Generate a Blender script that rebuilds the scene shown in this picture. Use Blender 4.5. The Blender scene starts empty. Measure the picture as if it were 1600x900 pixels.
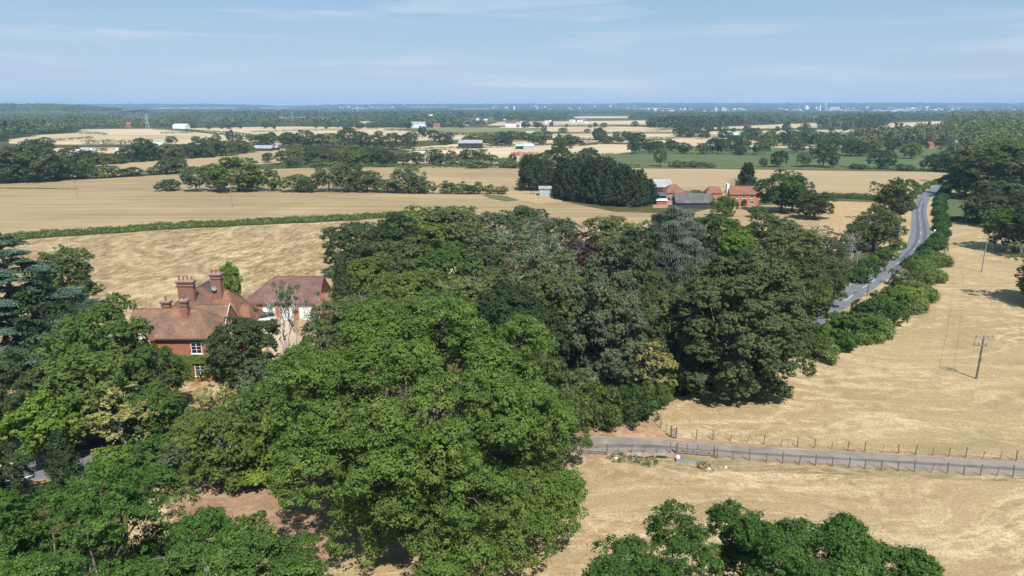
import bpy, math, random
import numpy as np
from mathutils import Vector, Matrix
R = math.radians
rnd = random.Random(11)

# ------------------------------------------------------------------ camera, sky, sun, exposure
F = 1080.0; CAMH = 40.0; PITCH = math.atan((450-166.3)/F)
SP, CP = math.sin(PITCH), math.cos(PITCH)
sc = bpy.context.scene
cd = bpy.data.cameras.new('camera'); cam = bpy.data.objects.new('camera', cd); sc.collection.objects.link(cam)
cam.location = (0, 0, CAMH); cam.rotation_euler = (math.pi/2-PITCH, 0, 0)
cd.sensor_fit = 'HORIZONTAL'; cd.sensor_width = 36; cd.lens = 36*F/1600
cd.clip_start = 0.5; cd.clip_end = 90000
sc.camera = cam
SUN_EL, SUN_AZ = R(54), R(20)      # shadows fall away from the camera and a little to the left
sd = Vector((math.sin(SUN_AZ)*math.cos(SUN_EL), -math.cos(SUN_AZ)*math.cos(SUN_EL), math.sin(SUN_EL)))
W = bpy.data.worlds.new('World'); sc.world = W; W.use_nodes = True
wn = W.node_tree; bg = wn.nodes['Background']
sky = wn.nodes.new('ShaderNodeTexSky'); sky.sky_type = 'NISHITA'; sky.sun_disc = False
sky.sun_elevation = SUN_EL; sky.sun_rotation = math.atan2(sd.x, sd.y)
sky.altitude = 100; sky.air_density = 1.0; sky.dust_density = 0.1; sky.ozone_density = 2.8
bg.inputs[1].default_value = 0.074
tc = wn.nodes.new('ShaderNodeTexCoord'); mp = wn.nodes.new('ShaderNodeMapping')
mp.inputs['Scale'].default_value = (1.5, 1.5, 19); mp.inputs['Rotation'].default_value = (R(3), R(-2.2), 0)
nz = wn.nodes.new('ShaderNodeTexNoise'); nz.inputs['Scale'].default_value = 2.3; nz.inputs['Detail'].default_value = 8; nz.inputs['Roughness'].default_value = .52
nz.inputs['Distortion'].default_value = .5
cr = wn.nodes.new('ShaderNodeValToRGB'); cr.color_ramp.elements[0].position = .52; cr.color_ramp.elements[1].position = .78
cr.color_ramp.elements[1].color = (.55, .55, .55, 1)
mx = wn.nodes.new('ShaderNodeMix'); mx.data_type = 'RGBA'; mx.inputs[7].default_value = (7.6, 8.0, 8.7, 1)
L = wn.links.new
L(tc.outputs['Generated'], mp.inputs[0]); L(mp.outputs[0], nz.inputs[0]); L(nz.outputs[0], cr.inputs[0])
sx = wn.nodes.new('ShaderNodeSeparateXYZ'); L(tc.outputs['Generated'], sx.inputs[0])
hr = wn.nodes.new('ShaderNodeValToRGB'); hr.color_ramp.elements[0].color = (.93, .93, .93, 1); hr.color_ramp.elements[1].color = (0, 0, 0, 1)
hr.color_ramp.elements[0].position = 0; hr.color_ramp.elements[1].position = .19; L(sx.outputs[2], hr.inputs[0])
hm = wn.nodes.new('ShaderNodeMix'); hm.data_type = 'RGBA'; hm.inputs[7].default_value = (4.9, 5.9, 7.6, 1)   # pale blue air low in the sky
tn = wn.nodes.new('ShaderNodeMix'); tn.data_type = 'RGBA'; tn.inputs[0].default_value = .6; tn.inputs[7].default_value = (2.2, 4.7, 6.9, 1); L(sky.outputs[0], tn.inputs[6])   # clear summer blue
L(hr.outputs[0], hm.inputs[0]); L(tn.outputs[2], hm.inputs[6])
L(cr.outputs[0], mx.inputs[0]); L(hm.outputs[2], mx.inputs[6]); L(mx.outputs[2], bg.inputs[0])
sl = bpy.data.lights.new('sun', 'SUN'); so = bpy.data.objects.new('sun', sl); sc.collection.objects.link(so)
sl.energy = 4.5; sl.angle = R(.55); sl.color = (1, .955, .89)
so.rotation_euler = sd.to_track_quat('Z', 'Y').to_euler(); so.location = (0, 0, 200)
vs = sc.view_settings; vs.view_transform = 'Standard'; vs.look = 'None'; vs.exposure = 0.5; vs.gamma = 1; vs.use_curve_mapping = False
cy = sc.cycles
cy.max_bounces = 6; cy.diffuse_bounces = 3; cy.glossy_bounces = 2; cy.transmission_bounces = 4; cy.volume_bounces = 2; cy.transparent_max_bounces = 4
cy.use_adaptive_sampling = True; cy.adaptive_threshold = 0.012

# ------------------------------------------------------------------ helpers
def G(px, py, z=0.0):                       # a point of the photograph to its place on the ground
    u = (px-800)/F; v = (py-450)/F
    t = (CAMH-z)/(SP+v*CP)
    return Vector((u*t, (CP-v*SP)*t, z))
def hgt(Y, py):                             # height of something seen at row py standing at distance Y
    v = (py-450)/F; t = Y/(CP-v*SP)
    return CAMH-t*(SP+v*CP)
def XatY(px, Y, z):                         # lateral place of column px at distance Y and height z
    t = Y*CP+(CAMH-z)*SP
    return (px-800)/F*t
def link(o, parent=None):
    sc.collection.objects.link(o)
    if parent: o.parent = parent
    return o
def tag(o, label=None, cat=None, group=None, kind=None):
    if label: o['label'] = label
    if cat: o['category'] = cat
    if group: o['group'] = group
    if kind: o['kind'] = kind
    return o
def empty(name, loc, label, cat, group=None, rz=0):
    o = bpy.data.objects.new(name, None); o.empty_display_size = .5
    link(o); o.location = loc; o.rotation_euler = (0, 0, rz)
    return tag(o, label, cat, group)
def mesh_np(name, V, Fq, mats, k=4, smooth=False, mi=None):
    V = np.asarray(V, np.float32); Fq = np.asarray(Fq, np.int32)
    me = bpy.data.meshes.new(name)
    me.vertices.add(len(V)); me.vertices.foreach_set('co', V.ravel())
    me.loops.add(Fq.size); me.loops.foreach_set('vertex_index', Fq.ravel())
    n = Fq.size//k
    me.polygons.add(n); me.polygons.foreach_set('loop_start', np.arange(n, dtype=np.int32)*k)
    if smooth: me.polygons.foreach_set('use_smooth', np.ones(n, bool))
    for m in (mats if isinstance(mats, (list, tuple)) else [mats]): me.materials.append(m)
    if mi is not None: me.polygons.foreach_set('material_index', np.asarray(mi, np.int32))
    me.update(calc_edges=True)
    return me
class MB:                                    # collects polygons into one mesh
    def __init__(s): s.v = []; s.f = []; s.m = []
    def poly(s, pts, m=0):
        i = len(s.v); s.v += [tuple(p) for p in pts]; s.f.append(list(range(i, i+len(pts)))); s.m.append(m)
    def box(s, x0, x1, y0, y1, z0, z1, m=0, M=None):
        c = [Vector((x, y, z)) for z in (z0, z1) for y in (y0, y1) for x in (x0, x1)]
        if M is not None: c = [M@p for p in c]
        i = len(s.v); s.v += [tuple(p) for p in c]
        for f in ((0,2,3,1),(4,5,7,6),(0,1,5,4),(2,6,7,3),(0,4,6,2),(1,3,7,5)): s.f.append([i+k for k in f]); s.m.append(m)
    def bar(s, a, b, r, r2=None, n=6, m=0):
        a = Vector(a); b = Vector(b); r2 = r if r2 is None else r2
        d = (b-a).normalized(); q = d.orthogonal().normalized(); w = d.cross(q)
        i = len(s.v)
        for p, rr in ((a, r), (b, r2)):
            for k in range(n):
                an = 2*math.pi*k/n; s.v.append(tuple(p+(q*math.cos(an)+w*math.sin(an))*rr))
        for k in range(n): s.f.append([i+k, i+(k+1) % n, i+n+(k+1) % n, i+n+k]); s.m.append(m)
        s.f.append([i+k for k in range(n)][::-1]); s.m.append(m); s.f.append([i+n+k for k in range(n)]); s.m.append(m)
    def build(s, name, mats, parent=None, smooth=False, bevel=0):
        me = bpy.data.meshes.new(name); me.from_pydata(s.v, [], s.f)
        for m in (mats if isinstance(mats, (list, tuple)) else [mats]): me.materials.append(m)
        me.polygons.foreach_set('material_index', s.m)
        if smooth: me.polygons.foreach_set('use_smooth', [True]*len(s.f))
        me.update()
        o = link(bpy.data.objects.new(name, me), parent)
        if bevel:
            b = o.modifiers.new('bevel', 'BEVEL'); b.width = bevel; b.segments = 2
        return o

# ------------------------------------------------------------------ materials
def nodes(name):
    m = bpy.data.materials.new(name); m.use_nodes = True
    return m, m.node_tree, m.node_tree.nodes['Principled BSDF']
def ramp(nt, stops, src):
    r = nt.nodes.new('ShaderNodeValToRGB'); e = r.color_ramp.elements
    while len(e) < len(stops): e.new(.5)
    for k, (p, c) in enumerate(stops):
        e[k].position = p; e[k].color = tuple(c)+(1,) if len(c) == 3 else c
    nt.links.new(src, r.inputs[0]); return r.outputs[0]
def noise(nt, vec, scale, detail=4, rough=.55, dist=0, mscale=None, rot=None):
    if mscale or rot:
        mp = nt.nodes.new('ShaderNodeMapping')
        if mscale: mp.inputs['Scale'].default_value = mscale
        if rot: mp.inputs['Rotation'].default_value = (0, 0, rot)
        nt.links.new(vec, mp.inputs[0]); vec = mp.outputs[0]
    n = nt.nodes.new('ShaderNodeTexNoise'); n.inputs['Scale'].default_value = scale
    n.inputs['Detail'].default_value = detail; n.inputs['Roughness'].default_value = rough; n.inputs['Distortion'].default_value = dist
    nt.links.new(vec, n.inputs[0]); return n.outputs[0]
def mixc(nt, fac, a, b, mode='MIX'):
    m = nt.nodes.new('ShaderNodeMix'); m.data_type = 'RGBA'; m.blend_type = mode
    for s, x in ((0, fac), (6, a), (7, b)):
        if isinstance(x, bpy.types.NodeSocket): nt.links.new(x, m.inputs[s])
        elif s == 0: m.inputs[0].default_value = x
        else: m.inputs[s].default_value = tuple(x)+(1,)
    return m.outputs[2]
def objc(nt): return nt.nodes.new('ShaderNodeTexCoord').outputs['Object']
def bump(nt, b, h, s=.3, d=.1):
    n = nt.nodes.new('ShaderNodeBump'); n.inputs['Strength'].default_value = s; n.inputs['Distance'].default_value = d
    nt.links.new(h, n.inputs['Height']); nt.links.new(n.outputs[0], b.inputs['Normal'])
def plain(name, c, rough=.7, metal=0, var=.25, sc_=1.5, spec=.3):
    m, nt, b = nodes(name)
    n = noise(nt, objc(nt), sc_, 5)
    b.inputs['Roughness'].default_value = rough; b.inputs['Metallic'].default_value = metal; b.inputs['Specular IOR Level'].default_value = spec
    a = tuple(x*(1-var) for x in c); d = tuple(min(1, x*(1+var)) for x in c)
    nt.links.new(ramp(nt, [(.3, a), (.7, d)], n), b.inputs['Base Color'])
    return m
def grass(name, cols, big=.02, fine=1.2, stretch=(1, 1), rot=0, rows=None, tuft=.5, greens=0, bumpd=.15, streak=.5, comb=0):
    """dry grass: three colours, patches, swathes left by mowing, tufts"""
    m, nt, b = nodes(name); P = objc(nt); L = nt.links.new
    b.inputs['Roughness'].default_value = .95; b.inputs['Specular IOR Level'].default_value = .08
    n1 = noise(nt, P, big, 5, .6, 1.2)
    n2 = noise(nt, P, fine, 7, .68, .4, (stretch[0], stretch[1], 1), rot)
    n3 = noise(nt, P, fine*.22, 6, .7, 2.0, (stretch[0]*.6, stretch[1], 1), rot)
    c = ramp(nt, [(.41, cols[0]), (.5, cols[1]), (.59, cols[2])], n2)
    c2 = ramp(nt, [(.42, cols[0]), (.5, cols[1]), (.58, cols[2])], n3)
    c = mixc(nt, streak, c, c2)
    dark = tuple(x*.72 for x in cols[0])
    if comb:
        nd = nt.nodes.new('ShaderNodeTexNoise'); nd.inputs['Scale'].default_value = .022; nd.inputs['Detail'].default_value = 2; L(P, nd.inputs[0])
        ms = nt.nodes.new('ShaderNodeVectorMath'); ms.operation = 'MULTIPLY_ADD'; ms.inputs[1].default_value = (60, 60, 0); L(nd.outputs[1], ms.inputs[0]); L(P, ms.inputs[2])
        n4 = noise(nt, ms.outputs[0], comb, 6, .66, 1.2, (.16, 1.0, 1), rot+.12)
        n5 = noise(nt, ms.outputs[0], comb*.32, 5, .6, .8, (.4, 1.0, 1), rot-.3)
        c = mixc(nt, ramp(nt, [(.42, (.6,)*3), (.52, (0,)*3)], n5), c, tuple(x*.7+y*.3 for x, y in zip(cols[0], cols[1])))
        c = mixc(nt, ramp(nt, [(.44, (.8,)*3), (.52, (0,)*3)], n4), c, tuple(x*.5+y*.5 for x, y in zip(cols[0], cols[1])))
        c = mixc(nt, ramp(nt, [(.56, (0,)*3), (.64, (.6,)*3)], n4), c, cols[2])
    c = mixc(nt, ramp(nt, [(.35, (.0,)*3), (.75, (.62,)*3)], n1), c, cols[1] if greens else dark)
    if greens:
        ng = noise(nt, P, big*2.3, 6, .65, 1.0, (stretch[0], stretch[1], 1), rot)
        c = mixc(nt, ramp(nt, [(.56, (0,)*3), (.74, (greens,)*3)], ng), c, (.13, .135, .045))
    nt_ = noise(nt, P, fine*3.1, 3, .7)
    c = mixc(nt, ramp(nt, [(.36, (tuft,)*3), (.52, (0,)*3)], nt_), c, dark)
    if rows:
        w = nt.nodes.new('ShaderNodeTexWave'); w.wave_type = 'BANDS'; w.bands_direction = 'Y'
        mp = nt.nodes.new('ShaderNodeMapping'); mp.inputs['Rotation'].default_value = (0, 0, rows[1])
        L(P, mp.inputs[0]); L(mp.outputs[0], w.inputs[0]); w.inputs['Scale'].default_value = rows[0]
        w.inputs['Distortion'].default_value = 3; w.inputs['Detail'].default_value = 3; w.inputs['Detail Scale'].default_value = .15
        c = mixc(nt, ramp(nt, [(.2, (rows[2],)*3), (.9, (0,)*3)], w.outputs[0]), c, tuple(x*.8 for x in cols[0]))
    L(c, b.inputs['Base Color'])
    bump(nt, b, n2, .5, bumpd)
    return m
def leaf(name, c1, c2, c3=None, tr=.22, scale=.35, rough=.6, spec=.18, dry=0):
    """leaves: colour drifts over the crown and from leaf to leaf; a little light comes through"""
    m, nt, b = nodes(name); L = nt.links.new; P = objc(nt)
    oi = nt.nodes.new('ShaderNodeObjectInfo'); ge = nt.nodes.new('ShaderNodeNewGeometry')
    add = nt.nodes.new('ShaderNodeVectorMath'); add.operation = 'ADD'
    comb = nt.nodes.new('ShaderNodeCombineXYZ'); mul = nt.nodes.new('ShaderNodeMath'); mul.operation = 'MULTIPLY'; mul.inputs[1].default_value = 57
    L(oi.outputs['Random'], mul.inputs[0]); L(mul.outputs[0], comb.inputs[0]); L(P, add.inputs[0]); L(comb.outputs[0], add.inputs[1])
    n = noise(nt, add.outputs[0], scale, 4, .65)
    mth = nt.nodes.new('ShaderNodeMath'); mth.operation = 'MULTIPLY_ADD'; mth.inputs[1].default_value = .24; L(ge.outputs['Random Per Island'], mth.inputs[0])
    m2 = nt.nodes.new('ShaderNodeMath'); m2.operation = 'SUBTRACT'; m2.inputs[1].default_value = .12; L(n, m2.inputs[0]); L(m2.outputs[0], mth.inputs[2])
    st = [(.28, c1), (.6, c2)] + ([(.8, c3)] if c3 else [])
    c = ramp(nt, st, mth.outputs[0])
    hsv = nt.nodes.new('ShaderNodeHueSaturation'); L(c, hsv.inputs['Color'])
    v = nt.nodes.new('ShaderNodeMath'); v.operation = 'MULTIPLY_ADD'; v.inputs[1].default_value = .6; v.inputs[2].default_value = .82
    L(oi.outputs['Random'], v.inputs[0]); L(v.outputs[0], hsv.inputs['Value'])
    h = nt.nodes.new('ShaderNodeMath'); h.operation = 'MULTIPLY_ADD'; h.inputs[1].default_value = -.045; h.inputs[2].default_value = .518
    L(oi.outputs['Random'], h.inputs[0]); L(h.outputs[0], hsv.inputs['Hue'])
    b.inputs['Roughness'].default_value = rough; b.inputs['Specular IOR Level'].default_value = spec
    L(hsv.outputs[0], b.inputs['Base Color'])
    t = nt.nodes.new('ShaderNodeBsdfTranslucent'); L(hsv.outputs[0], t.inputs[0])
    mix = nt.nodes.new('ShaderNodeMixShader'); mix.inputs[0].default_value = tr
    out = nt.nodes['Material Output']; L(b.outputs[0], mix.inputs[1]); L(t.outputs[0], mix.inputs[2]); L(mix.outputs[0], out.inputs[0])
    return m
def tiles(name, cols, course=7.0, patch=.55):
    m, nt, b = nodes(name); P = objc(nt); L = nt.links.new
    n1 = noise(nt, P, patch, 5, .65, .6); n2 = noise(nt, P, 5.5, 2, .6)
    c = ramp(nt, [(.3, cols[0]), (.48, cols[1]), (.66, cols[2])], n1)
    c = mixc(nt, ramp(nt, [(.35, (.55,)*3), (.6, (0,)*3)], n2), c, tuple(x*.5 for x in cols[0]))
    n3 = noise(nt, P, 3.0, 2, .5)
    c = mixc(nt, ramp(nt, [(.66, (0,)*3), (.74, (.5,)*3)], n3), c, (.32, .29, .2))
    w = nt.nodes.new('ShaderNodeTexWave'); w.bands_direction = 'Z'; w.wave_profile = 'SAW'; w.inputs['Scale'].default_value = course/ (2*math.pi)*1.0; L(P, w.inputs[0])
    c = mixc(nt, ramp(nt, [(.0, (.45,)*3), (.25, (0,)*3)], w.outputs[0]), c, tuple(x*.35 for x in cols[0]))
    L(c, b.inputs['Base Color']); b.inputs['Roughness'].default_value = .9; b.inputs['Specular IOR Level'].default_value = .1
    bump(nt, b, w.outputs[0], .5, .04); return m
def brick(name, c1, c2, mortar):
    m, nt, b = nodes(name); L = nt.links.new
    tcn = objc(nt); sep = nt.nodes.new('ShaderNodeSeparateXYZ'); L(tcn, sep.inputs[0])
    a = nt.nodes.new('ShaderNodeMath'); a.operation = 'ADD'; L(sep.outputs[0], a.inputs[0]); L(sep.outputs[1], a.inputs[1])
    cb = nt.nodes.new('ShaderNodeCombineXYZ'); L(a.outputs[0], cb.inputs[0]); L(sep.outputs[2], cb.inputs[1])
    t = nt.nodes.new('ShaderNodeTexBrick'); t.inputs['Scale'].default_value = 1; t.inputs['Brick Width'].default_value = .225; t.inputs['Row Height'].default_value = .075
    t.inputs['Mortar Size'].default_value = .006; t.inputs['Color1'].default_value = (*c1, 1); t.inputs['Color2'].default_value = (*c2, 1); t.inputs['Mortar'].default_value = (*mortar, 1)
    L(cb.outputs[0], t.inputs[0])
    n = noise(nt, tcn, .9, 5, .6)
    c = mixc(nt, ramp(nt, [(.4, (0,)*3), (.75, (.5,)*3)], n), t.outputs[0], tuple(x*.55 for x in c1))
    L(c, b.inputs['Base Color']); b.inputs['Roughness'].default_value = .92; b.inputs['Specular IOR Level'].default_value = .1
    return m
def asphalt(name, c, worn=.25):
    m, nt, b = nodes(name); P = objc(nt)
    n = noise(nt, P, .35, 6, .65, .5); n2 = noise(nt, P, 9, 3, .7)
    c1 = ramp(nt, [(.3, tuple(x*(1-worn) for x in c)), (.7, tuple(x*(1+worn) for x in c))], n)
    c1 = mixc(nt, ramp(nt, [(.4, (.3,)*3), (.6, (0,)*3)], n2), c1, tuple(x*.6 for x in c))
    nt.links.new(c1, b.inputs['Base Color']); b.inputs['Roughness'].default_value = .75; b.inputs['Specular IOR Level'].default_value = .35
    return m

M = {}
STRAW = [(.255, .178, .09), (.42, .31, .168), (.60, .475, .29)]
M['paddock'] = grass('dry_paddock_grass', STRAW, .028, 1.0, (.55, .6), R(14), greens=.5, bumpd=.16, comb=.35, tuft=.65, streak=.4)
M['front'] = grass('worn_paddock_grass', [(.245, .168, .085), (.42, .305, .17), (.63, .495, .30)], .035, 1.2, (.55, .7), R(-6), greens=.45, comb=.3, tuft=.6, streak=.4)
M['meadow'] = grass('golden_meadow_grass', [(.17, .115, .055), (.35, .25, .13), (.60, .465, .28)], .05, .6, (1.0, .42), 0, greens=.22, tuft=.6, bumpd=.3)
M['stubble'] = grass('stubble', [(.285, .205, .108), (.39, .288, .158), (.50, .385, .222)], .008, .25, (.06, 1.0), R(2), rows=(.16, R(2), .55), tuft=.12, bumpd=.05, streak=.35)
M['stubble2'] = grass('browner_stubble', [(.31, .225, .125), (.40, .295, .165), (.48, .37, .215)], .006, .2, (.05, 1.0), R(-3), rows=(.12, R(-3), .5), tuft=.12, greens=.3, bumpd=.05, streak=.35)
M['pale'] = grass('pale_harvested_field', [(.40, .30, .18), (.54, .42, .26), (.64, .52, .345)], .004, .05, (.1, 1.0), 0, tuft=.08, bumpd=.02)
M['green'] = grass('green_pasture', [(.092, .118, .048), (.118, .145, .058), (.155, .178, .078)], .008, .15, (.08, 1.0), 0, rows=(.05, 0, .5), tuft=.15, bumpd=.05)
M['olive'] = grass('olive_pasture', [(.17, .17, .075), (.21, .20, .09), (.26, .24, .11)], .008, .1, (.1, 1.0), 0, tuft=.1, bumpd=.02)
M['base'] = grass('ground_cover', [(.055, .06, .022), (.09, .085, .035), (.16, .125, .055)], .03, .6, (1, 1), 0, tuft=.5)
M['litter'] = grass('leaf_litter', [(.10, .065, .04), (.19, .125, .085), (.27, .18, .12)], .06, .9, (1, 1), 0, tuft=.5)
M['verge'] = grass('dry_verge', [(.26, .17, .08), (.42, .29, .15), (.54, .40, .23)], .2, 1.5, (1, 1), 0, tuft=.3, greens=.5)
M['earth'] = grass('bare_earth', [(.27, .16, .095), (.38, .245, .155), (.46, .32, .21)], .1, 1.2, (1, 1), 0, tuft=.25)
M['weeds'] = grass('weedy_strip', [(.16, .13, .06), (.31, .235, .13), (.50, .38, .23)], .3, 1.6, (.4, 1), R(-6), tuft=.6, greens=.85)
M['road'] = asphalt('road_asphalt', (.165, .17, .182), .25)
M['roadpatch'] = asphalt('new_asphalt', (.10, .105, .125), .2)
M['track'] = asphalt('track_gravel', (.255, .215, .18), .28)
M['track_mid'] = asphalt('track_centre', (.155, .13, .11), .3)
M['paint'] = plain('road_paint', (.75, .75, .73), .6, var=.15)
M['drive'] = grass('sandy_gravel', [(.42, .32, .22), (.52, .41, .29), (.58, .47, .34)], .3, 2.5, (1, 1), 0, tuft=.1)
M['oak'] = leaf('oak_leaves', (.068, .130, .022), (.138, .222, .040), (.23, .295, .068), .32, .5)
M['oak_yellow'] = leaf('bright_oak_leaves', (.050, .102, .019), (.102, .176, .034), (.175, .240, .055), .32, .5)
M['oak_green'] = leaf('deep_oak_leaves', (0.054, 0.101, 0.021), (0.113, 0.177, 0.038), (0.182, 0.244, 0.062), .32, .45)
M['oak_br'] = leaf('mid_green_oak_leaves', (.048, .100, .018), (.10, .178, .034), (.16, .24, .055), .32, .5)
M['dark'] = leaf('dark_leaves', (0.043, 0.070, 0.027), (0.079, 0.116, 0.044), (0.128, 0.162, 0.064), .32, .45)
M['mid'] = leaf('woodland_leaves', (0.068, 0.097, 0.031), (0.134, 0.172, 0.054), (0.217, 0.245, 0.087), .32, .45)
M['grey'] = leaf('greyish_leaves', (0.061, 0.093, 0.041), (0.113, 0.151, 0.067), (0.177, 0.208, 0.097), .18, .3)
M['bluecedar'] = leaf('blue_cedar_needles', (.055, .078, .050), (.11, .142, .098), (.175, .21, .155), .05, .5)
M['cedar'] = leaf('cedar_needles', (0.036, 0.069, 0.050), (0.078, 0.129, 0.093), (0.118, 0.179, 0.134), .1, .5)
M['pine'] = leaf('pine_needles', (0.060, 0.081, 0.042), (0.115, 0.140, 0.072), (0.169, 0.190, 0.098), .1, .5)
M['cypress'] = leaf('cypress_foliage', (0.018, 0.032, 0.014), (0.036, 0.055, 0.021), (0.072, 0.089, 0.029), .1, .5)
M['yellow'] = leaf('yellowed_leaves', (0.157, 0.179, 0.050), (0.370, 0.325, 0.112), (0.560, 0.470, 0.213), .3, .8)
M['lime'] = leaf('light_green_leaves', (0.076, 0.138, 0.019), (0.138, 0.228, 0.034), (0.235, 0.304, 0.062), .3, .5)
M['bramble'] = leaf('bramble_leaves', (0.053, 0.091, 0.022), (0.113, 0.167, 0.043), (0.212, 0.228, 0.079), .32, .7)
M['hedge'] = leaf('hedge_leaves', (.042, .088, .018), (.085, .152, .032), (.14, .205, .048), .32, .4)
M['purple'] = leaf('purple_leaves', (0.041, 0.025, 0.025), (0.083, 0.048, 0.041), (0.110, 0.076, 0.055), .15, .5)
M['far'] = leaf('distant_foliage', (0.034, 0.061, 0.020), (0.061, 0.096, 0.031), (0.106, 0.138, 0.048), .12, .02)
M['farbrown'] = leaf('distant_olive_foliage', (0.060, 0.074, 0.031), (0.101, 0.114, 0.046), (0.148, 0.148, 0.064), .12, .02)
M['bark'] = plain('bark', (.13, .105, .08), .95, var=.4, sc_=3)
M['deadwood'] = plain('bleached_deadwood', (.40, .36, .31), .9, var=.3, sc_=3)
M['twigs'] = plain('bare_twigs', (.28, .24, .20), .9, var=.3, sc_=3)

# ------------------------------------------------------------------ haze
hz = MB(); hz.box(-15000, 15000, -600, 14500, -1.5, 125)
mh = bpy.data.materials.new('haze_air'); mh.use_nodes = True; nt = mh.node_tree; nt.nodes.remove(nt.nodes['Principled BSDF'])
pv = nt.nodes.new('ShaderNodeVolumePrincipled'); pv.inputs['Color'].default_value = (.44, .68, 1.0, 1); pv.inputs['Density'].default_value = 1.05e-4
pv.inputs['Anisotropy'].default_value = .0
nt.links.new(pv.outputs[0], nt.nodes['Material Output'].inputs['Volume'])
ho = hz.build('haze', mh); tag(ho, 'thin blue haze over the far plain', None, None, 'stuff')
ho.visible_shadow = True

# ------------------------------------------------------------------ ground sheets
def sheet(name, pts, mat, z, px=True, kind='structure', label=None):
    P = [G(*p) for p in pts] if px else [Vector((p[0], p[1], 0)) for p in pts]
    from mathutils.geometry import tessellate_polygon
    tris = tessellate_polygon([P])
    me = bpy.data.meshes.new(name); me.from_pydata([(p.x, p.y, z) for p in P], [], [t for t in tris]); me.materials.append(mat); me.update()
    if len(me.polygons) and me.polygons[0].normal.z < 0: me.flip_normals()
    o = link(bpy.data.objects.new(name, me)); return tag(o, label, None, None, kind)
sheet('ground', [(-14900, -500), (14900, -500), (14900, 14300), (-14900, 14300)], M['base'], 0, px=False)
def field(pts, mat, z, name='field'): return sheet(name, pts, M[mat], z)
field([(1008, 668), (1020, 640), (1100, 606), (1210, 580), (1260, 540), (1340, 512), (1400, 470), (1432, 450), (1446, 415), (1484, 375), (1476, 344), (1530, 344), (1600, 350), (2100, 380), (2100, 752), (1600, 722), (1200, 700), (1040, 690)], 'paddock', .012)
field([(880, 708), (1200, 718), (1600, 742), (2100, 772), (2400, 1150), (200, 1150), (200, 800), (260, 745), (430, 735), (600, 760), (800, 745)], 'front', .012)
field([(880, 690), (900, 674), (960, 664), (1020, 655), (1050, 692)], 'earth', .018, 'bare_ground')
field([(905, 681), (1000, 684), (1200, 698.5), (1600, 720), (2000, 741), (2000, 745), (1600, 723.5), (1200, 701), (1000, 686), (905, 683)], 'weeds', .028, 'verge')
field([(950, 712), (1100, 716), (1300, 728), (1600, 745), (2000, 766), (2000, 778), (1600, 754), (1300, 741), (1180, 738), (1060, 734), (960, 722)], 'weeds', .028, 'verge')
field([(240, 770), (300, 742), (420, 745), (560, 752), (600, 800), (520, 880), (420, 870), (300, 850)], 'earth', .020, 'bare_ground')
field([(-300, 410), (0, 377), (280, 357), (570, 344), (760, 330), (780, 400), (700, 520), (560, 600), (330, 640), (120, 610), (-400, 640)], 'meadow', .012)
field([(-400, 305), (0, 294), (240, 297), (500, 300), (690, 303), (800, 303), (870, 313), (960, 331), (1070, 335), (1130, 322), (1300, 318), (1300, 385), (760, 400), (560, 343), (280, 356), (0, 375), (-400, 412)], 'stubble', .014)
field([(-400, 304), (0, 287.5), (165, 279), (300, 270), (480, 262), (700, 260), (875, 261), (875, 302), (690, 302.5), (500, 299.5), (240, 296.5), (0, 293.5)], 'stubble', .016)
field([(900, 262), (1100, 264), (1485, 269), (1445, 290), (1405, 309), (1310, 304), (1230, 300), (1190, 312), (1100, 322), (1010, 318), (930, 300)], 'stubble2', .014)
field([(1020, 293), (1120, 296), (1130, 325), (1020, 325)], 'earth', .03, 'farmyard')
field([(780, 298), (850, 300), (880, 315), (840, 318), (790, 306)], 'verge', .03, 'farmyard')
field([(752, 304), (790, 306), (812, 313), (790, 315), (765, 310)], 'green', .028)
field([(1290, 314), (1392, 317), (1388, 392), (1270, 392)], 'verge', .03)
field([(1480, 306), (1560, 304), (1560, 345), (1478, 344)], 'green', .016)
field([(1486, 288), (1530, 286), (1530, 305), (1480, 306)], 'verge', .02)
field([(925, 241), (1000, 233), (1120, 231), (1490, 229), (1492, 267), (1100, 263), (905, 261)], 'green', .02)
field([(80, 276), (92, 263), (250, 250), (310, 243), (395, 237), (445, 232), (450, 253), (330, 263), (165, 276)], 'stubble2', .02)
field([(14, 218), (60, 211), (118, 208), (128, 202), (250, 201), (300, 206), (380, 214), (440, 221), (450, 226), (300, 225), (160, 226), (60, 226), (14, 224)], 'pale', .03)
field([(288, 200.5), (460, 197.5), (640, 200), (640, 212), (560, 213), (480, 213), (440, 220), (400, 214), (330, 207)], 'pale', .03)
field([(600, 200.5), (730, 199), (850, 200), (855, 207), (770, 209), (640, 205)], 'olive', .04)
field([(480, 214), (560, 213.5), (640, 205.5), (760, 209.5), (860, 208), (870, 212), (700, 219), (560, 222), (480, 222)], 'pale', .04)
field([(620, 232), (700, 226), (780, 219), (910, 219), (915, 224), (800, 226), (640, 236)], 'pale', .03)
field([(620, 246), (640, 237), (770, 227), (905, 226), (880, 252), (700, 258), (620, 256)], 'pale', .035)
field([(780, 190.5), (1028, 188), (1026, 195), (850, 197), (760, 196)], 'pale', .03)
field([(780, 198.5), (960, 197.5), (1060, 199), (1060, 207), (900, 207.5), (790, 203)], 'pale', .03)
field([(800, 209), (1060, 208.5), (1050, 217), (960, 218), (880, 217)], 'pale', .03)
field([(885, 240), (900, 229), (940, 225), (988, 226), (985, 240), (920, 242)], 'pale', .03)
field([(900, 219.5), (1000, 220), (1040, 219), (1040, 223), (905, 224)], 'pale', .03)
field([(1080, 200), (1180, 196), (1275, 191.5), (1278, 200), (1130, 202), (1085, 204)], 'pale', .03)
field([(1060, 207), (1150, 204.5), (1330, 202.5), (1400, 206), (1400, 213), (1270, 215), (1070, 213)], 'pale', .04)
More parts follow.
